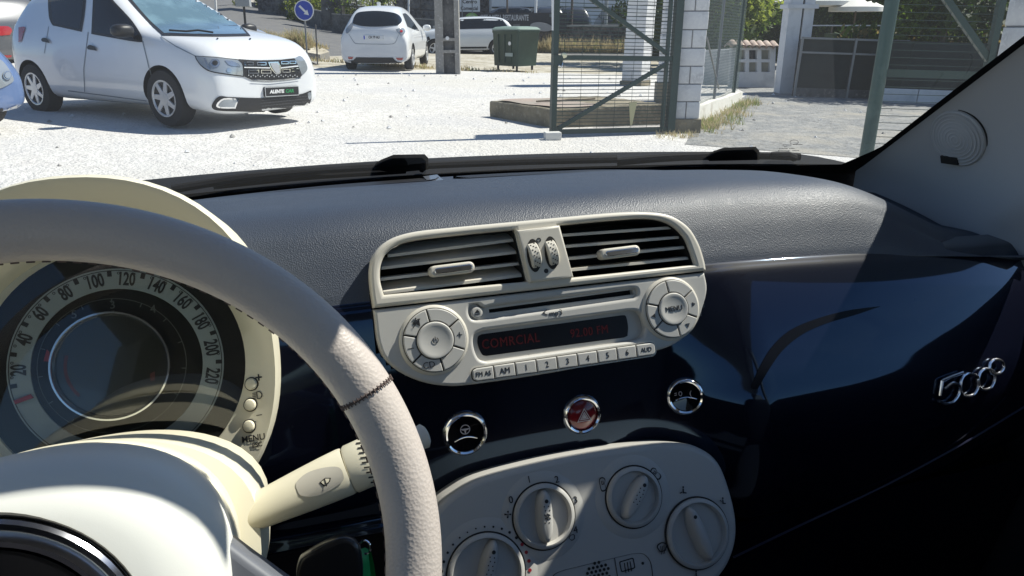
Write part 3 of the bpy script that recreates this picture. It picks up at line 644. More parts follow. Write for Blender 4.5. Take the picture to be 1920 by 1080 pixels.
# --- wiper stalk ---
A=EYE+rl(452,972)*.47; Bq=EYE+rl(652,882)*.485; Cq=EYE+rl(740,843)*.49; D_=EYE+rl(800,815)*.50
ax_=(Cq-A).normalized(); b=B()
def dist(p,q,t): return p.lerp(q,t)
pts=[A.lerp(Bq,t) for t in(-.25,0,.2,.4,.6,.8,.97,1.0)]; rad=[.0100,.0112,.0124,.0136,.0148,.0158,.0163,.0160]
b.tube(pts,rad,M_ivory,28,r2=.0080,up=V((0,-.5,.85))); b.v=[v for v in b.v]
stalk_bvh=b.bvh(); 
b.decal(stalk_bvh,path([(556,905),(575,888),(604,878),(634,876),(644,890),(640,905),(600,928),(568,930),(558,920)],4),mat('worn ivory',(.50,.47,.40),.4),.0004,step=5)
for pl in([(599,905),(610,896),(621,896),(619,903),(608,912)],): b.decal(stalk_bvh,pl,M_ink,.0007,step=3); b.decal(stalk_bvh,shrink(pl,.72),M_ivory,.0009,step=3)
b.decal(stalk_bvh,[(608,899),(610,898),(614,911),(612,912)],M_ink,.0011,step=3)
stalk=part(b,'wiper_stalk',shr)
pts=[Bq.lerp(Cq,t) for t in(.03,.08,.5,.95,1.0)]; b=B().tube(pts,[.0158,.0168,.0170,.0168,.0150],M_ivory,28,r2=.0120,up=V((0,-.5,.85))); cb=b.bvh()
for i in range(9):
    u,v=668+i*2.6+max(0,i-4)*1.5,832+i*9; b.decal(cb,[(u,v-1.4),(u+11,v-3.0),(u+11,v),(u,v+1.6)],M_line,.0004,step=4)
b.done('end_cap',stalk)
pts=[Cq.lerp(D_,t) for t in(0,.6,.92,1.0)]; b=B().tube(pts,[.0075,.0075,.0085,.006],M_cream,20); b.done('stalk_button',stalk)
# ================= cabin shell, glass, wipers =================
M_glass=glassmat('side glass',(.90,.945,.94),1.52); M_ws=glassmat('windscreen glass',(.93,.96,.955),1.3,dust=.014)
M_roof=mat('grey roof lining',(.22,.215,.205),.9)
M_paint=mat('navy car paint',(.006,.010,.035),.2,coat=1)
def ws_pt(x,t):                                         # x -1..1 across, t 0 base .. 1 header
    r=CR+x*.638*(1-.135*t); f0=1.068-.140*x*x; f1=.425-.015*x*x
    z0=.990-.004*x*x; z1=1.375-.012*x*x; bul=math.sin(PI*t)*.012
    return V((r,f0+(f1-f0)*t,z0+(z1-z0)*t+bul*(1-x*x)))
b=B().grid(lambda u,t:ws_pt(-1+2*u,t),60,30,M_ws); wsb=b.bvh(); wsc=part(b,'windscreen')
# dark printed border along the glass + rubber
b=B()
def ws_off(x,t,o):
    p=ws_pt(x,t); n=(ws_pt(x+.01,t)-p).cross(ws_pt(x,t+.01)-p).normalized(); 
    return p+n*o
n_test=(ws_pt(.01,.3)-ws_pt(0,.3)).cross(ws_pt(0,.31)-ws_pt(0,.3)).normalized(); OUT=1 if n_test.z>0 else -1
for s in(-1,1):
    b.grid(lambda u,t,s=s:ws_off(s*(1-(.025+.012*t)*(1-u)-(0 if t>.12 else .05*(.12-t)/.12*(1-u))),t,-OUT*.003),3,40,M_rub)
b.grid(lambda u,t:ws_off(-1+2*u,-.05+(.058+.035*abs(-1+2*u)**5)*t,-OUT*.003),80,3,M_rub)
part(b,'seal',wsc)
b=B()                                                    # small printed maker's marks (unreadable in the photo)
def wsp(u,v,o): 
    loc,no,i,d=wsb.ray_cast(EYE,rl(u,v).normalized())
    if loc is None: return None
    if no.z<0: no=-no
    dd=rl(u,v).normalized(); return loc+dd*(o/max(.15,dd.dot(no)))
for pl in ([(x,y) for x,y in circ(1489,266.5,8,16,4)],): 
    P=[wsp(u,v,-.001) for u,v in pl]; b.tube(P,.0003,M_ink,4,closed=True)
for x0,x1,y in((1468,1484,272),(1487,1505,271),(1470,1476,275.3),(1461,1477,279),(1480,1490,278.6),(1459,1480,282.6),(1486,1498,282.2)):
    x=x0
    while x<x1: b.tube([wsp(x,y,-.001),wsp(min(x+1.8,x1),y-.2,-.001)],.0006,M_ink,4); x+=2.6
part(b,'marking',wsc)
# cowl and bonnet outside
b=B(); b.box(Fr((0,0,0),(1,0,0),(0,1,0)),CR-.66,.94,.90,CR+.66,1.085,.950,M_rub); b.grid(lambda u,t:V((CR+(-1+2*u)*.655,1.070-.14*(-1+2*u)**2,.945+.047*t)),40,2,M_rub); part(b,'firewall')
b=B(); b.grid(lambda u,t:V((CR+(-1+2*u)*.66,1.065-.14*(-1+2*u)**2+.22*t,.984-.006*t+.004*math.sin(PI*t))),40,6,M_rub); b.grid(lambda u,t:V((CR+(-1+2*u)*.62,1.27-.13*(-1+2*u)**2+.60*t,.930-.12*t-.28*t*t*t)),40,10,M_paint); part(b,'bonnet')
# wipers
def wtube(b,pts,r,m=M_rub,o=.014,n=8,r2=None): 
    P=[wsp(u,v,o) for u,v in pts]; P=[p for p in P if p is not None]; b.tube(P,r,m,n,r2=r2)
b=B(); bl=path([(322,355),(400,342),(462,332),(560,322),(640,316),(720,312),(800,310),(980,303),(1156,299)],4,False)
wtube(b,bl,.0055); wtube(b,path([(330,352),(463,329),(640,313)],4,False),.003,o=.026); wp=part(b,'wiper')
b=B(); wtube(b,[(790,318),(800,311),(1000,300),(1156,296)],.0050,o=.024); b.done('wiper_blade',wp)
def block(name,pl,par,o=.012,th=.030):
    b=B(); 
    P=[wsp(u,v,o) for u,v in pl]; 
    up=V((0,.5,.86)); c=sum(P,V())/len(P); Q=[p+(p-EYE).normalized()*th+(c-p)*.12 for p in P]
    b.rings([P,Q],M_rub,True,True); return b.done(name,par)
wtube_arm=B(); wtube(wtube_arm,path([(400,347),(560,331),(700,322),(760,318)],4,False),.006,o=.022); wtube_arm.done('wiper_arm',wp)
block('arm_pivot',[(704,306),(715,299),(738,290),(796,289),(803,296),(803,318),(740,324),(700,318)],wp,.004,.02)
b=B(); wtube(b,path([(1157,304),(1240,297),(1330,293),(1424,292),(1500,294)],4,False),.0058); wp2=part(b,'wiper')
b=B(); wtube(b,path([(1165,300),(1250,293),(1335,289)],4,False),.004,o=.022); b.done('wiper_arm',wp2)
block('arm_pivot',[(1322,293),(1338,283),(1356,277),(1417,275),(1424,283),(1424,300),(1330,302)],wp2,.004,.02)
b=B(); wtube(b,[(1446,292),(1478,291),(1490,296)],.006,o=.01); part(b,'washer_nozzle')
# pillar trims with the speaker
def pil(s,u,t):                                         # s side, u 0 front..1 back, t height
    t0=t; t=max(t,0); a=ws_pt(s*.992,t); a=V((a.x-s*.004,a.y,a.z)); bk=V((CR+s*(.640-.10*t),.635-.36*t-.05*math.sin(PI*t),.940+.435*t)); p=a.lerp(bk,u); p.x+=s*.018*math.sin(PI*min(1,u*1.3))*(1-.6*t); 
    p.z+=min(0,t0)*.6
    return p
tb={}
for s,nm in((1,'r'),(-1,'l')):
    b=B().grid(lambda u,t:pil(s,u,(t*1.12-.12)),24,40,M_trim); tb[s]=b.bvh()
    o=part(b,'pillar_trim')
    if s==1:
        loc,no=onf(tb[1],1798,258); f2=Fr(loc,V((0,-1,0))-no*V((0,-1,0)).dot(no),V((0,0,1))-no*V((0,0,1)).dot(no)); 
        if f2.n.dot(EYE-loc)<0: f2=Fr(loc,-f2.ex,f2.ey)
        b=B(); K=.0395
        b.lathe([(K+.0010,.0003),(K+.0008,.0016),(K-.0004,.0016),(K-.0006,.0006)],f2,M_line,56)
        b.lathe([(K-.0006,.000),(K-.001,.0040),(K-.0028,.0055),(K-.0045,.0048),(K*.5,.0075),(.0001,.0085)],f2,M_trim,56)
        for i in range(1,8): 
            r_=K*.118*i; b.lathe([(r_+.0011,.0083-.004*(r_/K)**2*1.0),(r_+.0004,.00865-.004*(r_/K)**2),(r_-.0004,.00865-.004*(r_/K)**2),(r_-.0011,.0083-.004*(r_/K)**2)],f2,M_trim,48)
        part(b,'speaker_grille',o)
        a,c=0,0
        q=onf(tb[1],1786,297)[0]-f2.o; a,c=q.dot(f2.ex),q.dot(f2.ey); b=B().c2(rrect(a-.0125,c-.0055,a+.0125,c+.0055,.001),f2,.003,.0075,M_line,.0004); b.done('nameplate',o)
# body sides, doors, roof, floor, seats
M_door=mat('dark door card',(.025,.025,.03),.6)
for s in(-1,1):
    X=CR+s*.655; b=B()
    fr=Fr((0,0,0),(1,0,0),(0,1,0))
    b.box(fr,X,-1.35,.18,X+s*.06,1.0,.925,M_door); o=part(b,'door')
    b=B().box(fr,X-s*.004,-1.2,.60,X-s*.05,.45,.66,M_door); b.done('armrest',o)
    b=B().beam((CR+s*.57,-.62,1.37),(CR+s*.66,-.55,.92),.12,.05,M_roof); b.beam((CR+s*.56,.36,1.385),(CR+s*.545,-1.3,1.385),.10,.05,M_roof); b.beam((CR+s*.56,-1.5,1.35),(CR+s*.62,-1.2,.92),.4,.05,M_roof); part(b,'window_frame')
    b=B().add([(CR+s*.65,.60,.925),(CR+s*.57,.24,1.36),(CR+s*.57,-.60,1.36),(CR+s*.65,-.55,.925)],[(0,1,2,3)],M_glass,False); part(b,'side_window')
fr=Fr((0,0,0),(1,0,0),(0,1,0))
ROOF=[]
rz=lambda x,y:1.378+.03*(1-((x-CR)/.56)**2)+.03*math.sin(PI*min(1,max(0,(.44-y)/1.98)))
def rgrid(b,x0,x1,y0,y1,m,o=0): return b.grid(lambda u,t:V((x0+(x1-x0)*u,y0+(y1-y0)*t,rz(x0+(x1-x0)*u,y0+(y1-y0)*t)+o)),14,10,m)
b=B(); rgrid(b,CR-.57,CR+.57,.44,.415,M_roof); rgrid(b,CR-.57,.04,.415,-.06,M_roof); rgrid(b,.62,CR+.57,.415,-.06,M_roof); rgrid(b,CR-.57,CR+.57,-.06,-1.54,M_roof); rf=part(b,'roof'); b=B(); rgrid(b,.035,.625,.418,-.065,M_glass,.004); b.done('added_sunroof_pane',rf)  # opening and pane added out of view so sun reaches rim and hub
b=B().box(fr,CR-.68,-1.7,.15,CR+.68,1.0,.20,M_seat); b.box(fr,CR-.66,.90,.2,CR+.66,.96,.93,M_seat); b.box(fr,CR-.66,-1.6,.2,CR+.66,-1.5,1.0,M_seat); part(b,'floor_pan')
def cushion(b,c,sx,sy,sz,m,e=4,rx=0):
    def f(u,v):
        a,p=2*PI*u,PI*(v-.5); g=lambda x:math.copysign(abs(x)**(2/e),x)
        q=V((sx*g(math.cos(p))*g(math.cos(a)),sy*g(math.cos(p))*g(math.sin(a)),sz*g(math.sin(p)))); q.rotate(Quaternion((1,0,0),rx)); return V(c)+q
    return b.grid(f,28,18,m)
for x in(CR-.36,CR+.36):
    b=cushion(B(),(x,.05,.42),.25,.27,.08,M_seat); o=part(b,'seat')
    b=cushion(B(),(x,-.30,.72),.24,.07,.30,M_seat,rx=R(12)); b.done('backrest',o)
# visors added out of view to shade wheel and heater, and the mirror
b=B().c2([(-.14,-.018),(.305,-.016),(.288,.012),(.284,.055),(-.14,.055)],Fr((0,.388,1.360),(1,0,0),(0,1,-.03)),-.003,.003,M_roof,.001); part(b,'added_sun_visor')
b=B().c2([rrect(.37,-.085,.87,.085,.02),rrect(.606,-.045,.652,.070,.004),rrect(.528,-.045,.556,.050,.004)],Fr((0,.52,1.292),(1,0,0),(0,.87,-.42)),-.006,.006,M_roof,.004); part(b,'added_sun_visor')  # added visor, its slots cut to drop sun patches on the heater panel
b=B(); cushion(b,(CR-.02,.50,1.315),.11,.018,.032,M_dark,3,R(-10)); part(b,'rear_view_mirror')
# ---- the ignition key with its green tag: a thing of its own, hanging in the lock ----
key=thing('car_key','black plastic car key with green ribbon tag hanging below the wiper stalk','key',(0,0,0),PSI)
KF=tilt(EYE+rl(640,1050)*.50,18)
o=KF.pp(path([(560,1050),(575,1035),(612,1014),(645,1003),(668,1012),(678,1035),(680,1080),(670,1130),(580,1130),(556,1085)],5)); b=B().c2(o,KF,-.006,.006,mat('scuffed black plastic',(.02,.02,.022),.25,coat=.3),.0035,4); b.done('key_fob',key)
b=B(); a,c=KF.px(684,1026); b.tube([KF.p(a+.0035*math.cos(t),c+.0045*math.sin(t),.002*math.cos(t)) for t in [2*PI*i/24 for i in range(24)]],.0008,M_chrome,6,closed=True); b.done('key_ring',key)
M_grn=mat('bright green ribbon',(.01,.33,.09),.35)
for dx,tp in((0,.000),(9,.004)):
    b=B(); pts=[(678+dx*.4,1029),(683+dx*.5,1032),(686+dx*.9,1060),(690+dx,1100),(693+dx,1160)]
    P=[KF.p(*KF.px(u,v,-tp),-tp) for u,v in pts]; vs=[]; 
    for i,p in enumerate(P): wv=KF.ex*.0026+KF.n*(.0018 if dx else -.0012); vs+= [p-wv,p+wv]
    b.add(vs,[(2*i,2*i+1,2*i+3,2*i+2) for i in range(len(P)-1)],M_grn); b.done('ribbon',key)
# ================= outside: the ground =================
def hz(x,y):                                            # ground height
    z=zg(x,y)
    return z
M_grav=mat('white gravel',(.66,.645,.61),.95,var=[(26,(.32,.31,.31),.56,.66),(7,(.54,.52,.50),.45,.62),(.7,(.55,.54,.53),.42,.62),(.22,(.57,.55,.51),.47,.60)],bump=[(34,.8,.03,'N'),(9,.5,.05,'N')])
M_drive=mat('grey gravel drive',(.235,.24,.24),.95,var=[(24,(.12,.12,.12),.5,.62),(5,(.30,.295,.28),.48,.62),(.8,(.33,.31,.27),.5,.66)],bump=[(30,.8,.03,'N'),(6,.4,.05,'N')])
M_asph=mat('worn asphalt',(.12,.12,.122),.9,var=[(2.0,(.16,.155,.15),.4,.65),(40,(.10,.10,.10),.6,.75)],bump=(80,.3,.01,'N'))
M_conc=mat('worn concrete',(.27,.26,.245),.85,var=[(3,(.24,.23,.21),.45,.65),(18,(.42,.41,.39),.55,.7)],bump=(30,.3,.01,'N'))
M_concd=mat('dark weathered concrete',(.14,.14,.14),.9,var=[(2.5,(.07,.07,.075),.4,.6),(14,(.2,.2,.19),.55,.7)],bump=(25,.4,.02,'N'))
M_dirt=mat('dry verge soil',(.42,.38,.30),.95,var=[(8,(.26,.23,.17),.45,.6),(1.2,(.50,.47,.40),.45,.6)],bump=(18,.6,.04,'N'))
M_block=mat('white concrete block',(.62,.62,.63),.85,var=[(4,(.48,.48,.49),.5,.7),(30,(.66,.66,.66),.5,.6)],bump=(60,.3,.004,'N'))
M_mortar=mat('grey mortar',(.24,.24,.24),.9)
M_green=mat('dark green painted steel',(.012,.036,.032),.45,spec=.5,var=(6,(.018,.046,.040),.4,.7))
M_wall=mat('white lime wall',(.55,.57,.60),.9,var=[(3,(.42,.44,.47),.5,.7)])
def gsheet(name,m,xs,ys,lift,kind='structure',n=2,test=None):
    b=B(); b.grid(lambda u,t:V((xs[0]+(xs[1]-xs[0])*u,ys[0]+(ys[1]-ys[0])*t,hz(xs[0]+(xs[1]-xs[0])*u,0)+lift)),n,n,m,False); return b.done(name,kind=kind)
def poly_sheet(name,pts,m,lift=0,kind='structure'):      # outline of (x,y) or points with their own height
    b=B(); b.poly([V((p[0],p[1],(p[2] if len(p)>2 else hz(p[0],p[1]))+lift)) for p in pts],m); return b.done(name,kind=kind)
gsheet('ground',M_dirt,(-900,900),(-600,1500),-.02)
b=B(); b.grid(lambda u,t:V((-40+60*u,-12+32.5*t+(1.1*math.sin(u*9)*.3 if t>.99 else 0),hz(-40+60*u,0))),90,60,M_grav,True); b.done('gravel_lot',kind='structure')
poly_sheet('gravel_drive',[(1.9,8.2),(2.2,9.2),(4.7,15.2),(5.0,17.5),(5.6,30),(30,30),(30,3),(12,3.0),(6,6.6)],M_drive,.004)
# the street beyond the lot, rising to the left
near=[(-60,24),( -10,22.0),(-5.2,21.6),(-2,23.4),(1.5,24.4),(4.2,25.0),(9,26),(60,30)]
lo=[AY(300,70,30),AY(440,70,27),AY(540,98,26),AY(600,113,25.5),AY(800,115,28.5),AY(1000,116,29.5),AY(1250,116,30),AY(1500,116,31)]
hi=[AY(300,5,80),AY(430,-2,78),AY(535,28,52),AY(612,54,43),AY(700,72,38.5),AY(1000,98,36),AY(1250,101,36),AY(1500,104,36)]
b=B(); vs=[]
for k in range(13):
    t=k/12
    for i in range(8): vs.append(lo[i].lerp(hi[i],t))
b.add(vs,[(k*8+i,k*8+i+1,k*8+i+9,k*8+i+8) for k in range(12) for i in range(7)],M_asph); rb=b.bvh(); b.done('road',kind='structure')
def GR(u,v):
    loc,no,i,d=rb.ray_cast(EYE,rw(u,v).normalized()); return loc if loc is not None else G(u,v)
# verge between lot and street, and the far verge under the walls
b=B(); v0=[AY(*q) for q in((300,100,22),(470,82,22),(560,108,22.3),(600,122,21.8),(800,128,21.5),(1010,141,20.2),(1200,158,17.4),(1300,165,17))]; v1=[p+V((0,0,-.01)) for p in lo]
b.add([p for p in v0]+v1,[(i,i+1,i+9,i+8) for i in range(7)],M_conc); b.done('pavement',kind='structure')
b=B(); is_=[AY(*q) for q in((430,62,26),(452,50,30),(500,66,28),(560,80,26.5),(606,92,25.5),(618,101,25),(600,106,24.6),(560,99,24.6),(500,80,25))]; b.poly([p+V((0,0,.06)) for p in is_],M_dirt); b.rings([[p+V((0,0,.06)) for p in is_],[p+V((0,0,-.35)) for p in is_]],M_conc); b.done('kerbed_island',kind='structure')
b=B(); w0=hi; w1=[p+V((0,4,.25)) for p in hi]; b.add([p+V((0,0,.02)) for p in w0]+w1,[(i,i+1,i+9,i+8) for i in range(7)],M_dirt); b.done('far_verge',kind='structure')
# ================= cars =================
def C2(o,s,pts): return [(o[0]+x/s,o[1]+y/s)+tuple(r) for x,y,*r in pts]
M_white=mat('white car paint',(.69,.70,.71),.28,coat=.7,var=(1.2,(.64,.655,.68),.4,.7))
M_cglass=mat('tinted car glass',(.008,.012,.018),.05,spec=.5)
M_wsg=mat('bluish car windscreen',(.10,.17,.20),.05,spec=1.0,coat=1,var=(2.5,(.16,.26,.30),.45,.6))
M_tyre=mat('tyre rubber',(.02,.02,.021),.85,bump=(60,.3,.004,'N'))
M_alloy=mat('silver wheel cover',(.55,.56,.58),.35,.6)
M_lamp=mat('clear headlamp',(.30,.33,.36),.08,.3,coat=1)
M_lampb=mat('bright lamp reflector',(.45,.47,.50),.15,.8)
M_tail=mat('red tail lamp',(.35,.01,.015),.15,coat=1)
M_blackp=mat('car black trim',(.014,.014,.016),.45)
def section(s):
    x,zb,w,zm,zs,ws,zt,wt=s
    h=[(0,zb),(.62*w,zb),(.93*w,zb+.03),(w,zb+(zm-zb)*.45),(w*1.0,zm),(w*.995,(zm+zs)/2),(ws,zs),((ws*.45+wt*.55),zs+(zt-zs)*.52),(wt,zt-.03),(wt*.72,zt+.006),(0,zt+.02)]
    r=[V((x,-y,z)) for y,z in h]+[V((x,y,z)) for y,z in reversed(h[1:-1])]
    return r
def car_body(secs,wheels,rw_,m,sub=2):
    rs=[section(s) for s in secs]; n=len(rs[0])
    vs=[p for r in rs for p in r]; fs=[]
    for i in range(len(rs)-1):
        for j in range(n): fs.append((i*n+j,i*n+(j+1)%n,(i+1)*n+(j+1)%n,(i+1)*n+j))
    for o,rev in((0,1),((len(rs)-1)*n,0)):
        c=sum((vs[o+j] for j in range(n)),V())/n; k=len(vs); vs.append(c)
        for j in range(n): fs.append((o+j,k,o+(j+1)%n) if not rev else (o+(j+1)%n,k,o+j))
    me=bpy.data.meshes.new('t'); me.from_pydata([tuple(v) for v in vs],[],fs); bm=bmesh.new(); bm.from_mesh(me); bmesh.ops.recalc_face_normals(bm,faces=bm.faces); bm.to_mesh(me); bm.free()
    me.materials.append(m); me.materials.append(M_blackp)
    ob=bpy.data.objects.new('t',me); COL.objects.link(ob); md=ob.modifiers.new('s','SUBSURF'); md.levels=md.render_levels=sub
    cb=bmesh.new()
    for (wx,wy) in wheels:
        for s in(-1,1): bmesh.ops.create_cone(cb,cap_ends=True,segments=40,radius1=rw_*1.13,radius2=rw_*1.13,depth=.42,matrix=Matrix.Translation((wx,s*(wy-.03),rw_*1.02))@Matrix.Rotation(PI/2,4,'X'))
    cm=bpy.data.meshes.new('c'); cb.to_mesh(cm); cb.free(); cm.materials.append(m); cm.materials.append(M_blackp)
    for p in cm.polygons: p.material_index=1
    co=bpy.data.objects.new('c',cm); COL.objects.link(co); bo=ob.modifiers.new('b','BOOLEAN'); bo.object=co; bo.operation='DIFFERENCE'; bo.solver='EXACT'
    out=bpy.data.meshes.new_from_object(ob.evaluated_get(bpy.context.evaluated_depsgraph_get()))
    b=B(); o=len(b.v)
    b.v=[tuple(v.co) for v in out.vertices]; 
    for p in out.polygons:
        mm=out.materials[p.material_index] if out.materials else m
        b.f.append(list(p.vertices)); b.m.append(b.mi(mm)); b.sm.append(True)
    for x in(ob,co): bpy.data.objects.remove(x)
    return b
class Car:
    def __init__(s,name,label,cat,loc,rot,group=None): s.e=thing(name,label,cat,loc,rot,group); s.M=TM(loc,rot); s.I=s.M.inverted()
    def body(s,secs,wheels,rw_,m,**k):
        b=car_body(secs,wheels,rw_,m,**k); s.b=b.done('body',s.e,ang=50); w_=B(); w_.v=[tuple(s.M@V(v)) for v in b.v]; w_.f=b.f; s.bvh=w_.bvh(); return s
    def dec(s,name,pls,par=None,step=5,off=.006,thick=None,**k):       # list of (outline in the picture, material, lift)
        b=B()
        for q in pls: b.decal(s.bvh,q[0],q[1],off*(1+(q[2] if len(q)>2 else 0)),step=q[3] if len(q)>3 else step,local=False,thick=thick)
        if not b.f: return None
        b.xf(s.I); return b.done(name,par or s.b,**k)
    def side(s,name,pl,m,sd,par=None,off=.005,step=.12,**k):           # outline in (x,z) of the car, laid on one flank
        fr=Fr((0,sd*3,0),(-sd,0,0),(0,0,1)); b=B()
        b.decal(BVHTree.FromPolygons([v.co.copy() for v in s.b.data.vertices],[list(p.vertices) for p in s.b.data.polygons]),[(-sd*x,z) for x,z in pl],m,off,step=step,plane=fr); return b.done(name,par or s.b,**k) if b.f else None
    def wheel(s,x,y,r,spokes=7,wd=.19,m=None):
        sd=1 if y>0 else -1; f=Fr((x,y,r),(-sd,0,0),(0,0,1))
        b=B().lathe([(r*.62,-wd),(r*.95,-wd),(r,-wd+.025),(r,-.03),(r*.96,-.004),(r*.80,.006),(r*.64,.0),(r*.62,-.02)],f,M_tyre,40); t=b.done('wheel',s.e)
        b=B().lathe([(r*.645,-.01),(r*.64,.006),(r*.60,.004),(r*.56,-.012),(r*.2,-.035),(.0001,-.035)],f,M_blackp,40)
        b.lathe([(r*.65,-.008),(r*.645,.008),(r*.60,.006),(r*.57,-.004)],f,m or M_alloy,40)
        for k in range(spokes):
            a=2*PI*k/spokes+.3; g=f.at(0,0,0,a); b.c2([(r*.10,-.038),(r*.61,-.012),(r*.61,.036),(r*.30,.034),(r*.1,.035)],g,-.022,.0015,m or M_alloy,.005,1)
        b.lathe([(r*.24,-.01),(r*.22,.004),(.0001,.006)],f,m or M_alloy,24); b.done('wheel_cover',t)
# ---- white hatchback in front ----
PF=G(325,240); PR=G(82,207); fw=(PF-PR); fw.z=0; L_=fw.length; fw.normalize(); rot=math.atan2(fw.y,fw.x)
side=V((-fw.y,fw.x,0)); cen=(PF+PR)/2+side*.80; cen.z=hz(cen.x,cen.y)+.0
c1=Car('hatchback','white five-door hatchback with scuffed rear door and black and chrome grille parked on the gravel','car',cen,rot)
hatch=[(2.07,.20,.60,.42,.58,.54,.68,.42),(2.04,.15,.73,.42,.66,.66,.77,.52),(1.96,.13,.80,.46,.74,.74,.87,.59),(1.78,.15,.855,.50,.83,.77,.94,.64),(1.45,.18,.862,.55,.90,.80,.995,.68),(1.10,.18,.868,.58,.95,.81,1.035,.70),(.90,.18,.868,.60,.97,.815,1.07,.71),(.80,.18,.868,.60,.98,.815,1.12,.69),(.50,.18,.868,.60,.99,.815,1.30,.64),(.14,.18,.868,.60,1.0,.815,1.475,.585),(-.02,.18,.868,.60,1.0,.815,1.505,.57),(-.5,.18,.868,.60,1.01,.815,1.53,.57),(-1.1,.18,.868,.60,1.03,.81,1.515,.56),(-1.5,.20,.866,.60,1.05,.80,1.47,.545),(-1.66,.24,.845,.60,1.06,.775,1.34,.55),(-1.78,.28,.79,.62,1.02,.72,1.12,.58),(-1.85,.30,.71,.62,.94,.64,.98,.54),(-1.88,.36,.58,.60,.8,.52,.88,.42)]
hw=L_/2
c1.body(hatch,((hw,.80),(-hw,.80)),.31,M_white)
for x in(hw,-hw):
    for y in(.86,-.86): c1.wheel(x,y,.31,7)
Z=lambda pts,corner=False: C2((0,0),3.177,pts); Z6=lambda pts: C2((340,60),6.0,pts)
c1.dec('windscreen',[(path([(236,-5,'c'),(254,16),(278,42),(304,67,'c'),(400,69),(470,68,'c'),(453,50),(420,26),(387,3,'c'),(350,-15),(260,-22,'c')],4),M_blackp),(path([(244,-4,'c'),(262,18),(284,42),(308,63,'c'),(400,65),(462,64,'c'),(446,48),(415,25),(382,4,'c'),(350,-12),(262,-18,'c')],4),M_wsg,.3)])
c1.dec('side_window',[(path([(90,-20,'c'),(91,12),(93,34),(99,47),(105,49,'c'),(154,60,'c'),(160,20),(163,-20,'c')],4),M_blackp),(path([(96,-20,'c'),(97,12),(99,33),(104,44),(110,46,'c'),(150,55,'c'),(156,20),(159,-20,'c')],4),M_cglass,.3)])
c1.dec('side_window',[(path([(176,-18,'c'),(174,20),(172,64,'c'),(258,79),(267,74),(263,62),(245,36),(217,6),(202,-12,'c')],4),M_blackp),(path([(181,-18,'c'),(179,20),(177,60,'c'),(254,74),(261,72),(257,61),(240,36),(213,8),(198,-10,'c')],4),M_cglass,.3)])
hl=c1.dec('headlight',[(path(Z6([(155,270,'c'),(400,285),(640,310,'c'),(690,370),(700,505,'c'),(500,480),(330,450),(235,395),(175,320)]),4),M_blackp),(path(Z6([(170,278,'c'),(400,295),(630,320,'c'),(678,372),(688,492,'c'),(500,468),(335,440),(245,388),(188,322)]),4),M_lamp,.4)],off=.008)
c1.dec('lamp_bowl',[(circ(403,119,9,18,8),M_lampb,.8),(circ(403,119,5,14,4.5),M_blackp,1.2),(Z6([(480,325),(560,330),(640,360),(660,390),(560,385),(520,370)]),M_lampb,.8),(Z6([(255,300),(275,300),(330,430),(305,425)]),M_lampb,.8),(circ(428,132,5,12,4),M_lampb,.8)],hl,step=3,off=.009)
c1.dec('headlight',[(path(Z6([(1268,300,'c'),(1330,272),(1385,325),(1412,420),(1352,490,'c'),(1320,420)]),4),M_lamp)],off=.008)
gr=c1.dec('grille',[(path(Z6([(640,318,'c'),(960,318),(1272,305,'c'),(1310,380),(1350,485,'c'),(1300,518),(1000,548),(790,538,'c'),(700,500,'c'),(690,380)]),4),M_blackp)],off=.010)
lo_=[]
for x0,y0,x1,y1 in((700,338,800,375),(838,340,945,375),(1112,330,1195,362),(1205,326,1280,358),(740,425,862,466),(885,425,1000,466),(1125,415,1215,455),(1228,408,1310,445)):
    for a in((x0,y0,x1,y0+7),(x0,y1-7,x1,y1),(x0,y0,x0+8,y1),(x1-8,y0,x1,y1)): lo_.append((Z6([(a[0],a[1]),(a[2],a[1]),(a[2],a[3]),(a[0],a[3])]),M_chrome,.5,3))
lo_+=[(Z6([(695,393),(985,398),(985,410),(695,404)]),M_white,.6),(Z6([(1105,398),(1300,376),(1305,390),(1105,410)]),M_white,.6),(Z6([(780,545),(1000,556),(1330,522),(1330,510),(1000,543),(790,532)]),M_chrome,.6)]
for i in range(22): 
    x=740+i*26; lo_.append((Z6([(x,480+(i%2)*14),(x+14,480+(i%2)*14),(x+10,494+(i%2)*14),(x+2,494+(i%2)*14)]),M_alloy,.4,3))
c1.dec('grille_bars',lo_,gr,step=4,off=.012)
c1.dec('badge',[(path(Z6([(965,340,'c'),(1080,335,'c'),(1112,400),(1105,460),(1070,476),(1035,462),(990,400)]),3),M_chrome),(path(Z6([(985,350,'c'),(1068,348,'c'),(1092,400),(1088,452),(1068,462),(1045,452),(1005,400)]),3),M_alloy,.3)],gr,step=3,off=.018)
lg=c1.dec('lower_grille',[(path(Z6([(345,835),(375,765),(430,722),(520,730,'c'),(920,740),(1300,705),(1455,655,'c'),(1452,760),(1380,835),(1000,888),(600,888),(400,875)]),4),M_blackp)],off=.010)
lo_=[]
for i in range(17):
    for j in range(4):
        x=880+i*32+(j%2)*16; y=862-j*30-(x-880)*.10; lo_.append((Z6([(x,y),(x+12,y-7),(x+24,y-2),(x+24,y+2),(x+12,y-3),(x,y+4)]),mat('dull grille mesh',(.10,.10,.11),.4),.3,4))
c1.dec('grille_mesh',lo_,lg,off=.012)
c1.dec('fog_lamp',[(path(Z6([(395,815),(470,745),(640,748,'c'),(600,858,'c'),(430,850)]),3),M_chrome),(path(Z6([(420,812),(480,762),(615,764,'c'),(585,842,'c'),(440,836)]),3),M_lamp,.4)],lg,step=4,off=.014)
c1.dec('fog_lamp',[(path(Z6([(1412,690),(1450,680),(1450,740),(1425,755)]),3),M_lamp)],lg,step=4,off=.014)
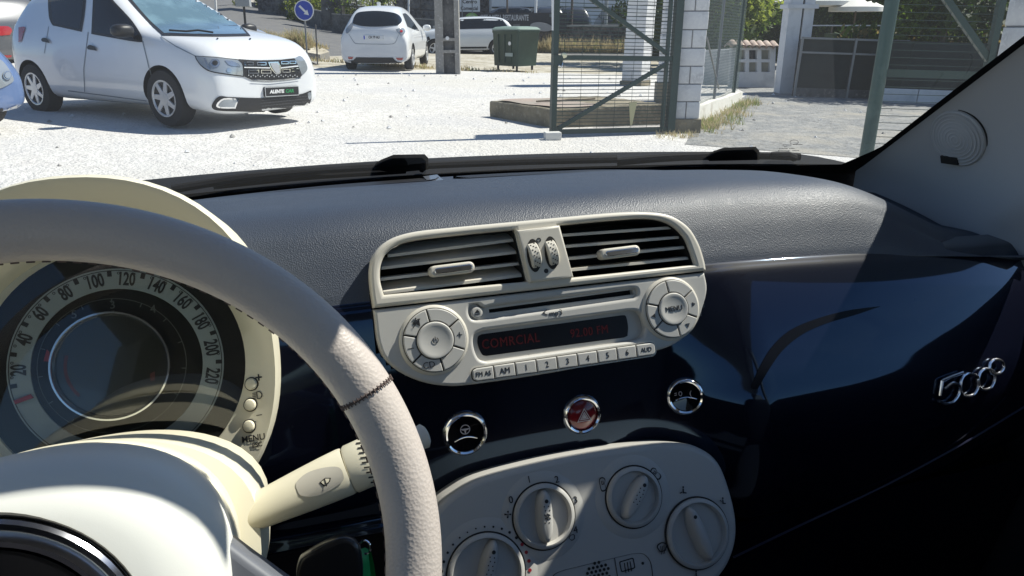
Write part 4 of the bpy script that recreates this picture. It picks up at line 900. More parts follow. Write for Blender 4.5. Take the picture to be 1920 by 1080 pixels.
c1.dec('door_handle',[(path(C2((0,0),3.177,[(255,240),(265,228),(290,232),(306,258,'c'),(262,250,'c')]),3),M_blackp)],step=3,off=.02)
c1.dec('door_handle',[(path(C2((0,0),3.177,[(528,285),(540,270),(570,278),(586,303,'c'),(535,296,'c')]),3),M_blackp)],step=3,off=.02)
M_seam=mat('panel gap grey',(.22,.25,.28),.6)
c1.dec('panel_gap',[([(267,78),(269,78),(284,140),(286,197),(284,197),(282,140)],M_seam),([(128,169),(275,188),(275,190),(128,171)],M_seam),([(165,60),(166.5,60),(158,130),(160,172),(158.5,172),(156.5,130)],M_seam),([(91,50),(92,50),(84,100),(83,100)],M_seam),([(302,68),(330,86),(366,104),(366,106),(330,88),(302,70)],M_seam)],step=4,off=.004)
c1.dec('washer_jet',[(circ(408,73.5,2,8,1.3),M_blackp)],step=3,off=.01); c1.dec('washer_jet',[(circ(469,74,2,8,1.3),M_blackp)],step=3,off=.01)
c1.dec('tail_light',[(path(C2((0,0),4.154,[(150,215,'c'),(200,212),(188,262),(172,318),(150,330,'c')]),3),M_tail)],step=4,off=.01)
c1.dec('bonnet_edge',[(path([(447,111,'c'),(500,114),(553,109,'c'),(553,111,'c'),(500,117),(447,114,'c')],3),M_blackp)],step=4,off=.006)
# mirror
p0=AY(240,62,0)if 0 else None
loc,no,i,d=c1.bvh.ray_cast(EYE,rw(250,70).normalized()); q=c1.I@(loc); b=B(); fr=Fr(q,(1,0,0),(0,1,0))
cushion(b,q+V((.03,-.14,.07)),.10,.115,.072,M_blackp,2.6); b.beam(q+V((0,-.02,.02)),q+V((.02,-.10,.05)),.06,.04,M_blackp); b.done('door_mirror',c1.e)
# far-side mirror
b=B(); q2=V((.72,.93,1.03)); cushion(b,q2,.07,.11,.065,M_blackp,2.6); b.beam(q2+V((0,-.16,-.04)),q2,.05,.03,M_blackp); b.done('door_mirror',c1.e)
b=B(); 
P=[]
for u,v in((318,62),(350,64),(372,62),(400,66)):
    loc,no,i,d=c1.bvh.ray_cast(EYE,rw(u,v).normalized()); P.append(c1.I@(loc+V((0,0,.03))))
b.tube(P,.011,M_blackp,6); b.done('wiper',c1.e)
def plate(car,pts,px,m_bg,texts,lift=.02,border=None):
    ps=[]
    for u,v in pts: loc,no,i,d=car.bvh.ray_cast(EYE,rw(u,v).normalized()); ps.append(loc if loc else None)
    if any(p is None for p in ps): return
    o=sum(ps,V())/4; ex=((ps[1]-ps[0])+(ps[2]-ps[3])).normalized(); ey=((ps[0]-ps[3])+(ps[1]-ps[2])).normalized(); f=Fr(o,ex,ey,False)
    if f.n.dot(EYE-o)<0: f.n=-f.n
    w_=((ps[1]-ps[0]).length+(ps[2]-ps[3]).length)/4; h_=((ps[0]-ps[3]).length+(ps[1]-ps[2]).length)/4
    off=max((p-o).dot(f.n) for p in ps)+lift; b=B().c2(rrect(-w_,-h_,w_,h_,.012),f,off-.03,off,m_bg,.003)
    if border: b.c2([rrect(-w_,-h_,w_,h_,.012),rrect(-w_+.008,-h_+.008,w_-.008,h_-.008,.008)],f,off,off+.002,border)
    for t,x,s,m,k in texts: b.text(t,f,s*h_,m,h=off+.003,ext=.001,a=x*w_,sx=k,bold=.0025,shear=.15 if len(t)<8 and t.isupper() and s<1 else 0)
    b.xf(car.I); return b.done('number_plate',car.b)
M_wtxt=mat('white lettering',(.7,.7,.7),.5); M_gtxt=mat('green lettering',(.02,.20,.07),.5)
plate(c1,((492,163),(557,161),(557,178),(495,182)),None,M_blackp,(('ALENTE',-.33,.95,M_wtxt,1.15),('CAR',.42,.95,M_gtxt,1.25)),.03,M_alloy)
# ---- small white electric hatchback seen from behind ----
rl_=V((-3.40,20.0,0)); c2_=Car('hatchback','small rounded white hatchback seen from behind with EU number plate, by the concrete pole','car',rl_+V((.04,1.295,hz(-3.4,0))),R(88.2))
zoe=[(2.05,.27,.5,.45,.60,.48,.66,.40),(2.0,.22,.68,.48,.72,.62,.80,.5),(1.8,.18,.80,.52,.85,.74,.95,.60),(1.3,.18,.865,.58,.98,.79,1.08,.66),(1.05,.18,.865,.6,1.0,.79,1.15,.64),(.55,.18,.865,.62,1.02,.79,1.38,.58),(.1,.18,.865,.62,1.02,.79,1.52,.53),(-.4,.18,.865,.62,1.04,.78,1.56,.52),(-1.0,.18,.868,.64,1.06,.77,1.55,.52),(-1.45,.20,.872,.64,1.08,.75,1.50,.53),(-1.72,.20,.868,.62,1.06,.73,1.32,.575),(-1.88,.19,.855,.58,1.02,.72,1.14,.60),(-1.98,.18,.835,.55,.96,.68,1.03,.58),(-2.03,.20,.78,.52,.86,.60,.92,.48)]
c2_.body(zoe,((1.295,.80),(-1.295,.80)),.31,M_white)
for x in(1.295,-1.295):
    for y in(.85,-.85): c2_.wheel(x,y,.31,5)
Z7=lambda pts: C2((620,0),7.715,pts)
c2_.dec('rear_window',[(path(Z7([(318,345,'c'),(345,245),(400,185),(560,165),(720,165),(900,188),(985,225),(1025,290),(1010,335),(970,368,'c'),(700,388),(460,380)]),4),M_cglass)],step=3,off=.012)
c2_.dec('side_window',[(path(Z7([(1040,200,'c'),(1090,200),(1180,300),(1280,450,'c'),(1200,425),(1110,385,'c')]),4),M_cglass)],step=3,off=.008)
c2_.dec('tail_light',[(path(Z7([(225,480,'c'),(232,420),(305,330,'c'),(325,370),(300,435),(240,490,'c')]),3),M_lamp)],step=3,off=.014)
c2_.dec('tail_light',[(path(Z7([(940,430,'c'),(985,415),(1045,410),(1075,465),(1030,515),(985,490)]),3),M_lamp),(circ(752,59,2.5,10,2.2),M_tail,.5,3)],step=3,off=.014)
c2_.dec('reflector',[(Z7([(250,820),(330,822),(310,858),(262,855)]),M_tail)],step=3,off=.014); c2_.dec('reflector',[(Z7([(940,835),(1050,835),(1035,872),(970,868)]),M_tail)],step=3,off=.014)
c2_.dec('diffuser',[(path(Z7([(215,880,'c'),(330,870,'c'),(370,828,'c'),(900,832,'c'),(960,890),(1060,900,'c'),(1050,990,'c'),(230,960,'c')]),2),M_blackp)],step=3,off=.012)
c2_.dec('tailgate_edge',[(path(Z7([(258,490,'c'),(340,620),(400,638,'c'),(820,645,'c'),(930,625),(985,500,'c'),(980,500,'c'),(925,618),(820,637,'c'),(400,630,'c'),(345,612),(265,490,'c')]),3),M_seam)],step=3,off=.005)
b=B(); cushion(b,(.55,-.98,1.02),.07,.11,.08,M_white,2.6); b.done('door_mirror',c2_.e)
b=B(); b.box(Fr((-.2,.18,1.565),(1,0,0),(0,1,0)),-.04,-.04,0,.04,.04,.10,M_white); b.done('roof_beacon',c2_.e)
plate(c2_,(tuple(Z7([(478,508)])[0]),tuple(Z7([(765,512)])[0]),tuple(Z7([(765,572)])[0]),tuple(Z7([(478,568)])[0])),None,M_wtxt,(('CH 79 AU',.06,1.75,M_ink,.74),('|',-.93,1.9,mat('blue plate band',(.02,.05,.5),.5),2.4)),.02)
# ---- white SUV on the street ----
pc=GR(856,112); sv=Car('suv','white SUV with dark windows driving on the street beyond the green bin','suv',V((-2.0,33.2,.0))if 0 else V((AY(868,106,33.2).x,33.2,AY(868,106,33.2).z)),R(193))
suv=[(2.15,.30,.6,.55,.70,.58,.80,.45),(2.05,.26,.80,.55,.85,.74,.95,.6),(1.7,.24,.88,.6,.98,.82,1.08,.7),(1.1,.24,.89,.65,1.04,.83,1.14,.72),(.9,.24,.89,.65,1.05,.83,1.2,.70),(.5,.24,.89,.65,1.06,.83,1.44,.63),(.25,.24,.89,.65,1.06,.83,1.56,.61),(-.4,.24,.89,.65,1.08,.83,1.61,.61),(-1.3,.24,.89,.65,1.08,.82,1.60,.60),(-1.75,.28,.885,.65,1.08,.80,1.54,.60),(-2.0,.32,.87,.65,1.06,.78,1.25,.66),(-2.12,.36,.82,.65,1.0,.72,1.08,.62),(-2.17,.4,.7,.65,.9,.6,.95,.5)]
sv.body(suv,((1.3,.82),(-1.32,.82)),.35,mat('silver white car paint',(.60,.63,.66),.25,coat=1))
for x in(1.3,-1.32):
    for y in(.88,-.88): sv.wheel(x,y,.35,5)
Z72=lambda pts: C2((800,0),7.2,pts)
sv.side('side_window',path([(.72,1.10,'c'),(.42,1.38),(.15,1.50,'c'),(-1.1,1.53),(-1.6,1.48,'c'),(-1.85,1.15,'c')],3),M_cglass,1); sv.side('side_window',path([(.72,1.10,'c'),(.42,1.38),(.15,1.50,'c'),(-1.1,1.53),(-1.6,1.48,'c'),(-1.85,1.15,'c')],3),M_cglass,-1)
sv.side('sill',[(1.0,.28),(-1.0,.28),(-1.0,.42),(1.0,.42)],M_blackp,1); sv.side('headlight',[(2.02,.72),(1.7,.80),(1.65,.92),(1.95,.86)],M_lamp,1)
b=B(); b.beam((-.95,.97,.33),(.95,.97,.33),.06,.03,M_alloy); b.done('side_step',sv.e)
b=B(); cushion(b,(.65,1.0,1.12),.08,.10,.09,M_white,2.6); b.done('door_mirror',sv.e)
sv.dec('front_grille',[(Z72([(5,500),(30,490),(60,560),(30,600),(10,580)]),M_blackp)],step=2,off=.01)
# ---- blue car nose at the left edge ----
fb=V((.90,-.43,0)).normalized(); lb=V((.43,.90,0)).normalized(); nz=G(24,252)
cb_=nz-lb*.58-fb*1.93; bl_=Car('hatchback','light blue car nose with round clear headlamp cut off by the left picture edge','car',V((cb_.x,cb_.y,hz(cb_.x,0))),math.atan2(fb.y,fb.x))
M_blue=mat('light blue car paint',(.11,.17,.32),.25,coat=1)
blu=[(2.10,.20,.58,.40,.52,.52,.60,.42),(2.04,.19,.74,.42,.60,.66,.70,.5),(1.9,.18,.80,.46,.72,.72,.82,.6)]+hatch[4:]
bl_.body(blu,((1.25,.78),(-1.25,.78)),.30,M_blue)
for x in(1.25,-1.25):
    for y in(.84,-.84): bl_.wheel(x,y,.30,5)
Z4=lambda pts: C2((0,0),4.154,pts)
h_=bl_.dec('headlight',[(path(Z4([(-60,470),(0,470),(50,520),(90,590),(100,630),(60,660),(-10,690),(-60,680)]),3),M_lamp)],step=4,off=.01)
bl_.dec('lamp_bowl',[(circ(11,142,8,18,8),M_lampb,.6),(circ(11,142,5.5,14,5.5),M_lamp,1)],h_,step=3,off=.014)
bl_.dec('bumper_grille',[(Z4([(55,845),(130,815),(125,860),(60,890)]),M_alloy),(Z4([(-40,850),(20,840),(15,930),(-40,950)]),M_blackp)],step=4,off=.01)
# ---- silver car beyond, rear corner at the left edge ----
g1=Car('hatchback','dark silver hatchback with red tail lamp parked behind the blue car','car',V((-11.15,15.75,.27)),R(158))
M_sil=mat('silver grey car paint',(.11,.112,.12),.28,.3,coat=.8)
g1.body(hatch,((1.29,.80),(-1.29,.80)),.31,M_sil)
for x in(1.29,-1.29):
    for y in(.86,-.86): g1.wheel(x,y,.31,5)
g1.dec('tail_light',[(path(Z4([(-30,205,'c'),(60,205),(92,235),(75,272,'c'),(-30,280,'c')]),3),M_tail)],step=3,off=.01)
g1.dec('reflector',[(Z4([(-20,430),(88,430),(85,445),(-20,450)]),M_tail)],step=3,off=.01)
g1.dec('bumper_skirt',[(Z4([(-40,470),(90,470),(150,480),(160,590),(60,600),(-40,560)]),M_blackp)],step=4,off=.01)
g1.side('side_window',path([(.65,1.05,'c'),(.1,1.42,'c'),(-1.0,1.46),(-1.5,1.40,'c'),(-1.55,1.1,'c')],3),M_cglass,1)
# ---- silver saloon front behind the white hatchback ----
g2=Car('hatchback','silver car of which only the bonnet corner shows beyond the white hatchback windscreen','car',V((-7.35,17.2,.17)),R(-22))
g2.body(hatch,((1.29,.80),(-1.29,.80)),.31,mat('pale silver car paint',(.42,.43,.45),.28,.3,coat=.8))
for x in(1.29,-1.29):
    for y in(.86,-.86): g2.wheel(x,y,.31,5)
g2.dec('windscreen',[(path([(436,34,'c'),(452,42),(470,56),(482,67,'c'),(470,62),(440,56,'c')],3),M_cglass)],step=3,off=.01)
# ---- dark cars on the terrace across the street ----
M_dk=mat('dark blue grey car paint',(.025,.032,.045),.3,coat=.8)
for k,(u,v,Y,rt,lab) in enumerate(((938,30,41,184,'dark parked car left of the white lamp post on the terrace, above the black banner'),(1068,44,41,95,'dark parked car behind the upper diagonal of the left green gate'),(1150,46,42,92,'dark parked car seen just left of the farther white block pillar'),(1018,24,40,100,'dark parked car between the white lamp post and the left green gate post'))):
    p=AY(u,v,Y); cc=Car('hatchback',lab,'car',V((p.x,p.y,.50)),R(rt),'dark cars parked on the terrace across the street')
    if k==0: cc.body(hatch,((1.29,.80),(-1.29,.80)),.31,M_dk,sub=1); d0=cc.b.data
    else:
        o=bpy.data.objects.new('body',d0); COL.objects.link(o); o.parent=cc.e; cc.b=o
    cc.side('side_window',path([(.65,1.05,'c'),(.1,1.42,'c'),(-1.0,1.46),(-1.5,1.40,'c'),(-1.55,1.1,'c')],3),M_cglass,1)
    for x in(1.29,-1.29): cc.wheel(x,.86,.31,5)
# ================= walls, gates, signs, plants =================
def up3(p,h): return V(p)+UP*h
def post(name,base,h,r,m,label,cat,group=None,n=12):
    b=B().tube([V(base)-UP*.1,V(base)+UP*h],r,m,n); b.lathe([(r*1.05,0),(r*.9,.02),(.0001,.03)],Fr(V(base)+UP*h,(1,0,0),(0,1,0)),m,n); return b.done(name,None,label,cat,group)
def pwall(b,P,th,m,cop=None,ch=.06):              # P: (u, v bottom, v top, depth)
    bt=[AY(u,vb,Y) for u,vb,vt,Y in P]; tp=[AY(u,vt,Y) for u,vb,vt,Y in P]; bt=[V((a.x,a.y,min(a.z,c.z)-.15)) for a,c in zip(bt,tp)]
    d=V((0,th,0)); n=len(P); R4=[[bt[i],tp[i],tp[i]+d,bt[i]+d] for i in range(n)]
    b.add([p for r in R4 for p in r],[(i*4+j,i*4+(j+1)%4,i*4+4+(j+1)%4,i*4+4+j) for i in range(n-1) for j in range(4)]+[(3,2,1,0),((n-1)*4,(n-1)*4+1,(n-1)*4+2,(n-1)*4+3)],m,False)
    if cop:
        e=V((0,-.04,0)); R4=[[t+e,t+e+V((0,0,ch)),t+d-e+V((0,0,ch)),t+d-e] for t in tp]
        b.add([p for r in R4 for p in r],[(i*4+j,i*4+(j+1)%4,i*4+4+(j+1)%4,i*4+4+j) for i in range(n-1) for j in range(4)]+[(3,2,1,0),((n-1)*4,(n-1)*4+1,(n-1)*4+2,(n-1)*4+3)],cop,False)
    return b
M_rub_=mat('dark rubble stone',(.13,.125,.13),.95,var=[(5,(.05,.05,.055),.45,.55),(1.2,(.2,.19,.18),.5,.65)],bump=[(5,.9,.06,'V')])
M_leaf=[leafmat('leaf deep green',(.024,.050,.014),(.05,.10,.015)),leafmat('leaf mid green',(.055,.095,.022),(.16,.25,.03)),leafmat('leaf yellow green',(.13,.17,.035),(.34,.40,.06)),leafmat('dry leaf',(.20,.17,.07),(.3,.22,.08))]
M_bark=mat('bark',(.10,.08,.06),.9,bump=(20,.8,.02,'N'))
M_straw=leafmat('dry straw',(.46,.39,.24),(.45,.38,.22)); M_weed=leafmat('weed green',(.13,.18,.06),(.25,.30,.08))
rnd=random.Random(11)
def leaves(b,c,R3,n,sz,ms,clumps=30,flat=.6):
    cs=[]
    for i in range(clumps):
        while True:
            q=V((rnd.uniform(-1,1),rnd.uniform(-1,1),rnd.uniform(-1,1)))
            if .25<q.length<1: break
        cs.append((V((q.x*R3[0],q.y*R3[1],q.z*R3[2])),rnd.uniform(.22,.42)*min(R3),rnd.choice(ms)))
    for i in range(n):
        o,r,m=cs[rnd.randrange(clumps)]
        d=V((rnd.gauss(0,1),rnd.gauss(0,1),rnd.gauss(0,1))).normalized()*r*rnd.random()**.4
        p=V(c)+o+d; a=V((rnd.gauss(0,1),rnd.gauss(0,1),rnd.gauss(0,1)+.8)).normalized(); x=a.orthogonal().normalized(); x.rotate(Quaternion(a,rnd.uniform(0,6.28))); y=a.cross(x); s=sz*rnd.uniform(.6,1.3)
        mm=m if rnd.random()<.75 else rnd.choice(ms)
        b.add([p-x*s*.5,p+y*s*flat*.5,p+x*s*.6,p-y*s*flat*.5],[(0,1,2,3)],mm,False)
def tree(base,h,crown_c,R3,n,sz,ms,label,group=None,clumps=36,name='tree'):
    t=thing(name,label,'tree',base,0,group); base=V(base); b=B(); c=V(crown_c)-base
    b.tube([V((0,0,-.2)),V((.03,0,c.z*.4)),V((c.x*.5,c.y*.5,c.z*.75)),c],[.16,.12,.09,.03],M_bark,8)
    for k in range(7):
        a=k*2.4; e=c+V((R3[0]*.6*math.cos(a),R3[1]*.6*math.sin(a),R3[2]*(.1+.06*k))); s0=V((c.x*.4,c.y*.4,c.z*(.5+.05*k))); b.tube([s0,s0.lerp(e,.5)+V((0,0,.1)),e],[.06,.04,.015],M_bark,6)
    b.done('trunk',t); b=B(); leaves(b,c,R3,n,sz,ms,clumps); b.done('crown',t); return t
def tuft(b,p,h,n,m,spread=.12,w_=.008):
    for i in range(n):
        a=rnd.uniform(0,6.28); r=spread*rnd.random()**.6; q=V(p)+V((r*math.cos(a),r*math.sin(a),-.01)); ln=h*rnd.uniform(.5,1.15); l=V((rnd.gauss(0,.35),rnd.gauss(0,.35),1)).normalized(); mid=q+l*ln*.6; e=mid+(l+V((rnd.gauss(0,.4),rnd.gauss(0,.4),-.1))).normalized()*ln*.4
        x=V((math.cos(a+1),math.sin(a+1),0))*w_; b.add([q-x,q+x,mid+x*.7,mid-x*.7,e],[(0,1,2,3),(3,2,4)],m if rnd.random()<.8 else rnd.choice((M_straw,M_weed)),False)
# --- far hill closing the view ---
M_hill=mat('far scrub hillside',(.05,.06,.035),.95,var=[(.09,(.10,.10,.06),.45,.6),(.6,(.03,.04,.02),.5,.65)])
b=B(); b.grid(lambda u,t:V((-420+840*u,95+130*t+12*math.sin(u*17),-1+34*t*t*(3-2*t)+3.5*math.sin(u*23)*t)),60,14,M_hill); b.done('hillside',kind='structure')
# --- utility pole ---
pb=G(841,138); b=B(); w2=.295; 
fr=Fr(pb,(1,0,.0),UP,False); 
def tp(h): return 1-.012*h
for x0,x1,y0,y1 in((-w2,-w2*.33,-.18,.18),(w2*.62,w2,-.18,.18),(-w2*.33,w2*.62,-.03,.05)):
    rs=[[fr.p(x*tp(h),h,y) for x,y in((x0,y0),(x1,y0),(x1,y1),(x0,y1))] for h in(-.3,4.5,9)]; b.rings(rs,M_conc if abs(x0)>.15 else M_concd,False,True); 
for f in range(len(b.sm)): b.sm[f]=False
for h in(.52,.80,1.95): b.box(fr,-w2*.98,h-.035,.10,w2*.98,h+.035,.187,M_conc)
pole=b.done('utility_pole',None,'tall grey concrete utility pole with recessed middle and cross bars at the gravel edge','pole')
b=B(); a,c=fr.px(840,72); b.c2(circ(a,c,.045,14),fr,.187,.20,M_wtxt); b.done('insulator_tag',pole)
# --- green bin ---
A_=G(922,131);B_=G(968,135); ex=(B_-A_); ex.z=0; exl=ex.length; ex.normalize(); eyv=V((-ex.y,ex.x,0)); L2=.85
bn=thing('waste_container','dark green wheeled waste container with paler lid, right of the concrete utility pole','bin',A_)
M_bin=mat('dark green bin plastic',(.012,.036,.025),.5,var=(3,(.02,.048,.034),.45,.7)); M_lid=mat('pale green lid',(.20,.27,.23),.5)
def bp(x,y,z): k=.90+.10*min(1,z/1.0); return ex*(exl*.5+(x-.5)*exl*1.05*k)+eyv*(L2*.5+(y-.5)*L2*k)+UP*z
b=B(); rs=[]
for z,k in((.12,1),(.16,1),(.95,1),(.97,1.03),(1.03,1.03),(1.03,.97)):
    rs.append([bp(.5+(x-.5)*k,.5+(y-.5)*k,z) for x,y in rrect(0,0,1,1,.08,3)])
b.rings(rs,M_bin,True,True)
for x in(.25,.5,.75): b.beam(bp(x,-.01,.2),bp(x,-.01,.92),.03,.03,M_bin,up=ex)
for y in(.3,.7): b.beam(bp(-.01,y,.2),bp(-.01,y,.92),.03,.03,M_bin,up=ex)
b.done('body',bn); b=B(); rs=[[bp(.5+(x-.5)*k,.5+(y-.5)*k,z) for x,y in rrect(0,0,1,1,.08,3)] for z,k in((1.035,1.05),(1.06,1.05),(1.11,.9),(1.13,.5))]; b.rings(rs,M_lid,True,True); b.done('lid',bn)
for x,y in((.1,.12),(.9,.12),(.1,.88),(.9,.88)):
    q=bp(x,y,.07); b=B().lathe([(.001,-.03),(.07,-.03),(.07,.03),(.001,.03)],Fr(q,(0,1,0),(0,0,1)),M_blackp,16); b.done('wheel',bn)
b=B(); f=Fr(bp(.72,-.03,.70),ex,UP,False); b.c2(circ(0,0,.05,14),f,-.004,.008,M_wtxt); b.c2(rrect(-.15,-.33,.12,-.24,.01),f,-.01,.01,mat('faded sticker',(.30,.36,.34),.6)); b.done('sticker',bn)
b=B(); b.tube([bp(1.0,-.02,1.02),bp(1.06,-.06,1.02),bp(1.1,-.02,.98)],.02,M_bin,6); b.done('handle',bn)
# --- blue arrow sign, thin posts ---
sb=AY(574.5,90,24.5); ts=thing('road_sign','round blue road sign with white arrow pointing down right on thin grey post','road sign',sb)
M_sblue=mat('road sign blue',(.012,.045,.36),.4); M_post=mat('galvanised post',(.20,.21,.22),.5,.4)
b=B().tube([V((0,0,-.2)),UP*1.45],.028,M_post,8); b.done('post',ts)
cn=AY(570,19.5,24.42)-sb; f=Fr(cn,(1,-.05,0),(0,0,1),False); rS=.305
b=B().c2(circ(0,0,rS,40),f,-.01,.0,M_wtxt,.003); b.c2(circ(0,0,rS*.90,40),f,.0005,.004,M_sblue); 
g=f.at(0,0,.004,R(-45)); b.c2([(-.19,.032),(.06,.032),(.06,.085),(.20,0),(.06,-.085),(.06,-.032),(-.19,-.032)],g,.0005,.003,M_wtxt); b.done('disc',ts)
q=G(595.5,120); post('fence_post',q,1.02,.020,M_concd,'thin rusty fence post standing alone just right of the blue arrow sign','post')
q=AY(459,46,26); t2=thing('sign_post','dark post carrying a grey cabinet, rising above the white hatchback bonnet','post',q)
B().tube([V((0,0,-.6)),UP*3],.04,M_blackp,8).done('post',t2); b=B().box(Fr(UP*.55,(1,0,0),UP,False),-.22,-.0,-.1,.24,.9,.1,mat('grey cabinet paint',(.30,.32,.34),.5)); b.done('cabinet',t2)
b=B().tube([AY(404,18,30)-V((0,0,.3)),AY(403,-30,30)+UP*2],.05,M_wtxt,8); b.done('bollard_post',None,'white post showing just over the white hatchback roof line at its windscreen','post')
# --- walls left, across the street ---
b=pwall(B(),[(464,16,5,66),(500,24,7,58),(540,34,12,51),(575,44,17,46),(606,54,23,42.5)],.35,M_concd,M_conc); b.done('retaining_wall',None,'dark sloping roadside wall with pale coping, behind the blue arrow sign','wall')
b=pwall(B(),[(602,66,-60,42),(641,68,-60,42)],.8,M_concd); b.box(Fr(AY(622,10,41.9),(1,0,0),(0,0,1),False),-.1,-.6,0,.1,1.6,.05,mat('dark door paint',(.05,.05,.06),.6)); b.done('gate_pillar',None,'broad dark grey gate pillar between the two roadside walls','pillar')
b=pwall(B(),[(622,72,27,40.5),(660,76,29,40),(740,80,33,39),(870,88,42,38)],.3,M_concd,M_conc); b.done('retaining_wall',None,'dark low wall with pale coping behind the small rounded white hatchback','wall')
fe=thing('railing','thin dark wire railing on top of the dark low wall behind the small white hatchback','railing',AY(622,27,40.4)); fo=fe.location.copy()
for u in range(640,880,30): 
    p=AY(u,27+(u-622)*.06,40-(u-622)*.008); B().tube([p-fo,p-fo+V((0,0,1.3))],.025,M_blackp,6).done('post',fe)
for h in(.45,1.0): B().tube([AY(622,27,40.5)-fo+V((0,0,h)),AY(740,33,39)-fo+V((0,0,h)),AY(880,42,38)-fo+V((0,0,h))],.022,M_blackp,5).done('rail',fe)
b=B().tube([AY(766,30,38.6),AY(767,-40,38.6)],.05,M_wtxt,8); b.done('lamp_post',None,'pale thin lamp post rising behind the roof of the small rounded white hatchback','lamp post')
p=AY(740,0,52); b=B(); b.box(Fr(V((p.x-9,52,.5)),(1,0,0),(0,0,1),False),0,0,-4,16,7,0,M_rub_); b.done('stone_building',None,'dark rubble stone building wall above the railing, behind the small white hatchback','building')
# shrubs behind those walls
for k,(u,v,Y,rx,rz,lab) in enumerate(((500,-8,61,3.6,1.1,'sunlit yellow-green shrub above the upper end of the sloping wall'),(548,-2,53,2.6,1.3,'yellow-green shrub directly behind the blue arrow sign'),(585,6,47,1.9,1.3,'yellow-green shrub between the blue arrow sign and the broad dark pillar'),(662,8,42.5,1.3,1.0,'flowering yellow-green shrub just right of the broad dark pillar'),(695,6,43,1.2,.9,'pale-flowered shrub above the rear window of the small white hatchback'))):
    p=AY(u,v,Y); t=thing('shrub',lab,'shrub',V((p.x,p.y,p.z-rz-.5)),0,'shrubs behind the roadside walls'); b=B(); leaves(b,V((0,0,rz+.5)),(rx,1.2,rz),2600,.17 if k<3 else .13,M_leaf[:3]+[M_leaf[2]]+([M_wtxt] if k>2 else [M_leaf[2]]),34); b.done('foliage',t); B().tube([(0,0,-.4),(0,0,rz)],.07,M_bark,6).done('stem',t)
# --- terrace wall, banner, signs, white building ---
b=pwall(B(),[(812,92,52,37.6),(900,96,52,36.8),(1010,97,51,36.5),(1120,98,50,36.5),(1262,100,49,36.5)],.4,M_rub_,mat('pale coping',(.45,.45,.44),.8),.09); b.done('stone_wall',None,'dark rubble stone wall with a pale coping across the street behind the left green gate','wall')
tz=.46; b=B(); b.box(Fr((0,0,0),(1,0,0),(0,1,0)),-4.2,36.95,.2,16,60,tz,M_conc); b.done('terrace',kind='structure')
wb=thing('white_building','long pale building with dark window band rising behind the dark parked cars','building',V((3,47,tz))); b=B(); f=Fr((0,0,0),(1,.06,0),(0,0,1),False); b.box(f,-4.2,0,-5,9.5,6,0,mat('pale render',(.62,.64,.66),.85,var=(.8,(.54,.56,.58),.45,.65))); b.done('wall',wb)
for x in(-3.2,-.9,1.4,3.7,6.0):
    b=B().box(f,x,2.6,-.02,x+1.3,3.9,.03,M_cglass); b.done('window',wb)
b=B(); b.box(f,-4.2,1.62,.0,9.5,1.70,.05,M_blackp); b.done('rail_line',wb)
b=B(); b.box(f,-4.2,6.0,-5,9.5,6.2,.3,M_concd); b.done('roof',wb)
M_ban=mat('black banner cloth',(.022,.026,.036),.6)
bo=AY(901,60,36.2); bf=Fr(bo,(1,-.01,0),(0,0,1),False); W_=(AY(1062,60,36.2)-bo).length; H_=AY(901,24,36.2).z-bo.z
bt=thing('banner','long black restaurant banner with grey lettering hanging in front of the stone wall','banner',bo); f0=Fr((0,0,0),bf.ex,(0,0,1),False)
b=B(); b.grid(lambda u,t:f0.p(u*W_,t*H_,.02*math.sin(u*22+t)),40,4,M_ban); b.grid(lambda u,t:f0.p(u*W_,t*H_,-.01+.02*math.sin(u*22+t)),40,4,M_ban); b.text('PORTE & MESA RESTAURANTE',f0.at(W_*.255,H_*.73,.05),.34,mat('banner lettering',(.42,.43,.46),.6),sx=.52,bold=.012); b.text('cozinha tradicional',f0.at(W_*.25,H_*.40,.05),.20,mat('banner small print',(.16,.16,.17),.6)) if 0 else None
for x in(.05,.16,.27,.38): b.box(f0,W_*x,H_*.28,.045,W_*(x+.08),H_*.42,.05,mat('banner small print',(.13,.13,.14),.6))
b.box(f0,W_*.80,H_*.78,.04,W_*.88,H_*.93,.05,mat('banner patch',(.10,.14,.16),.6)); b.done('cloth',bt)
e_=AY(1015,50.5,36.0)-bo; b=B().c2(circ(0,0,.52,36,.19),Fr(e_,(1,0,-.12),(0,0,1),False),0,.03,mat('oval plate grey',(.26,.27,.29),.5),.01); b.text('RS',Fr(e_+V((0,-.035,0)),(1,0,-.12),(0,0,1),False),.26,M_blackp) if 0 else None; b.done('oval_plate',bt)
so=AY(881,22,35.6); st_=thing('direction_sign','white direction sign reading Centro Comercial above a green round badge, right of the concrete pole','sign',so); f=Fr((0,0,0),(1,0,0),(0,0,1),False)
wS=(AY(900,22,35.6)-AY(862,22,35.6)).length; b=B().box(f,-wS/2,0,-.03,wS/2,.95,0,mat('sign board white',(.50,.53,.56),.6)); b.text('Centro',f.at(0,.42,.002),.22,M_ink,bold=.006); b.text('Comercial',f.at(-.02,.14,.002),.22,M_ink,sx=.85,bold=.006); b.done('board',st_)
b=B().box(f,-wS*.42,-.55,-.03,wS*.5,-.02,-.005,M_blackp); b.c2(circ(.08,-.29,.30,30,.25),f,-.004,.004,mat('badge green',(.16,.32,.08),.5)); b.c2([circ(.08,-.29,.22,30,.18),circ(.08,-.29,.15,24,.12)],f,.0045,.008,mat('badge pale green',(.36,.48,.24),.5)); b.done('badge_panel',st_)
for x in(-wS*.38,wS*.12): B().tube([(x,.02,-1.6),(x,.02,.9)],.03,M_post,8).done('post',st_)
b=B().tube([V((AY(1003,28,38).x,38,tz)),AY(1006,-40,38)],.07,M_wtxt,10); b.done('lamp_post',None,'white lamp post on the terrace above the black banner','lamp post')
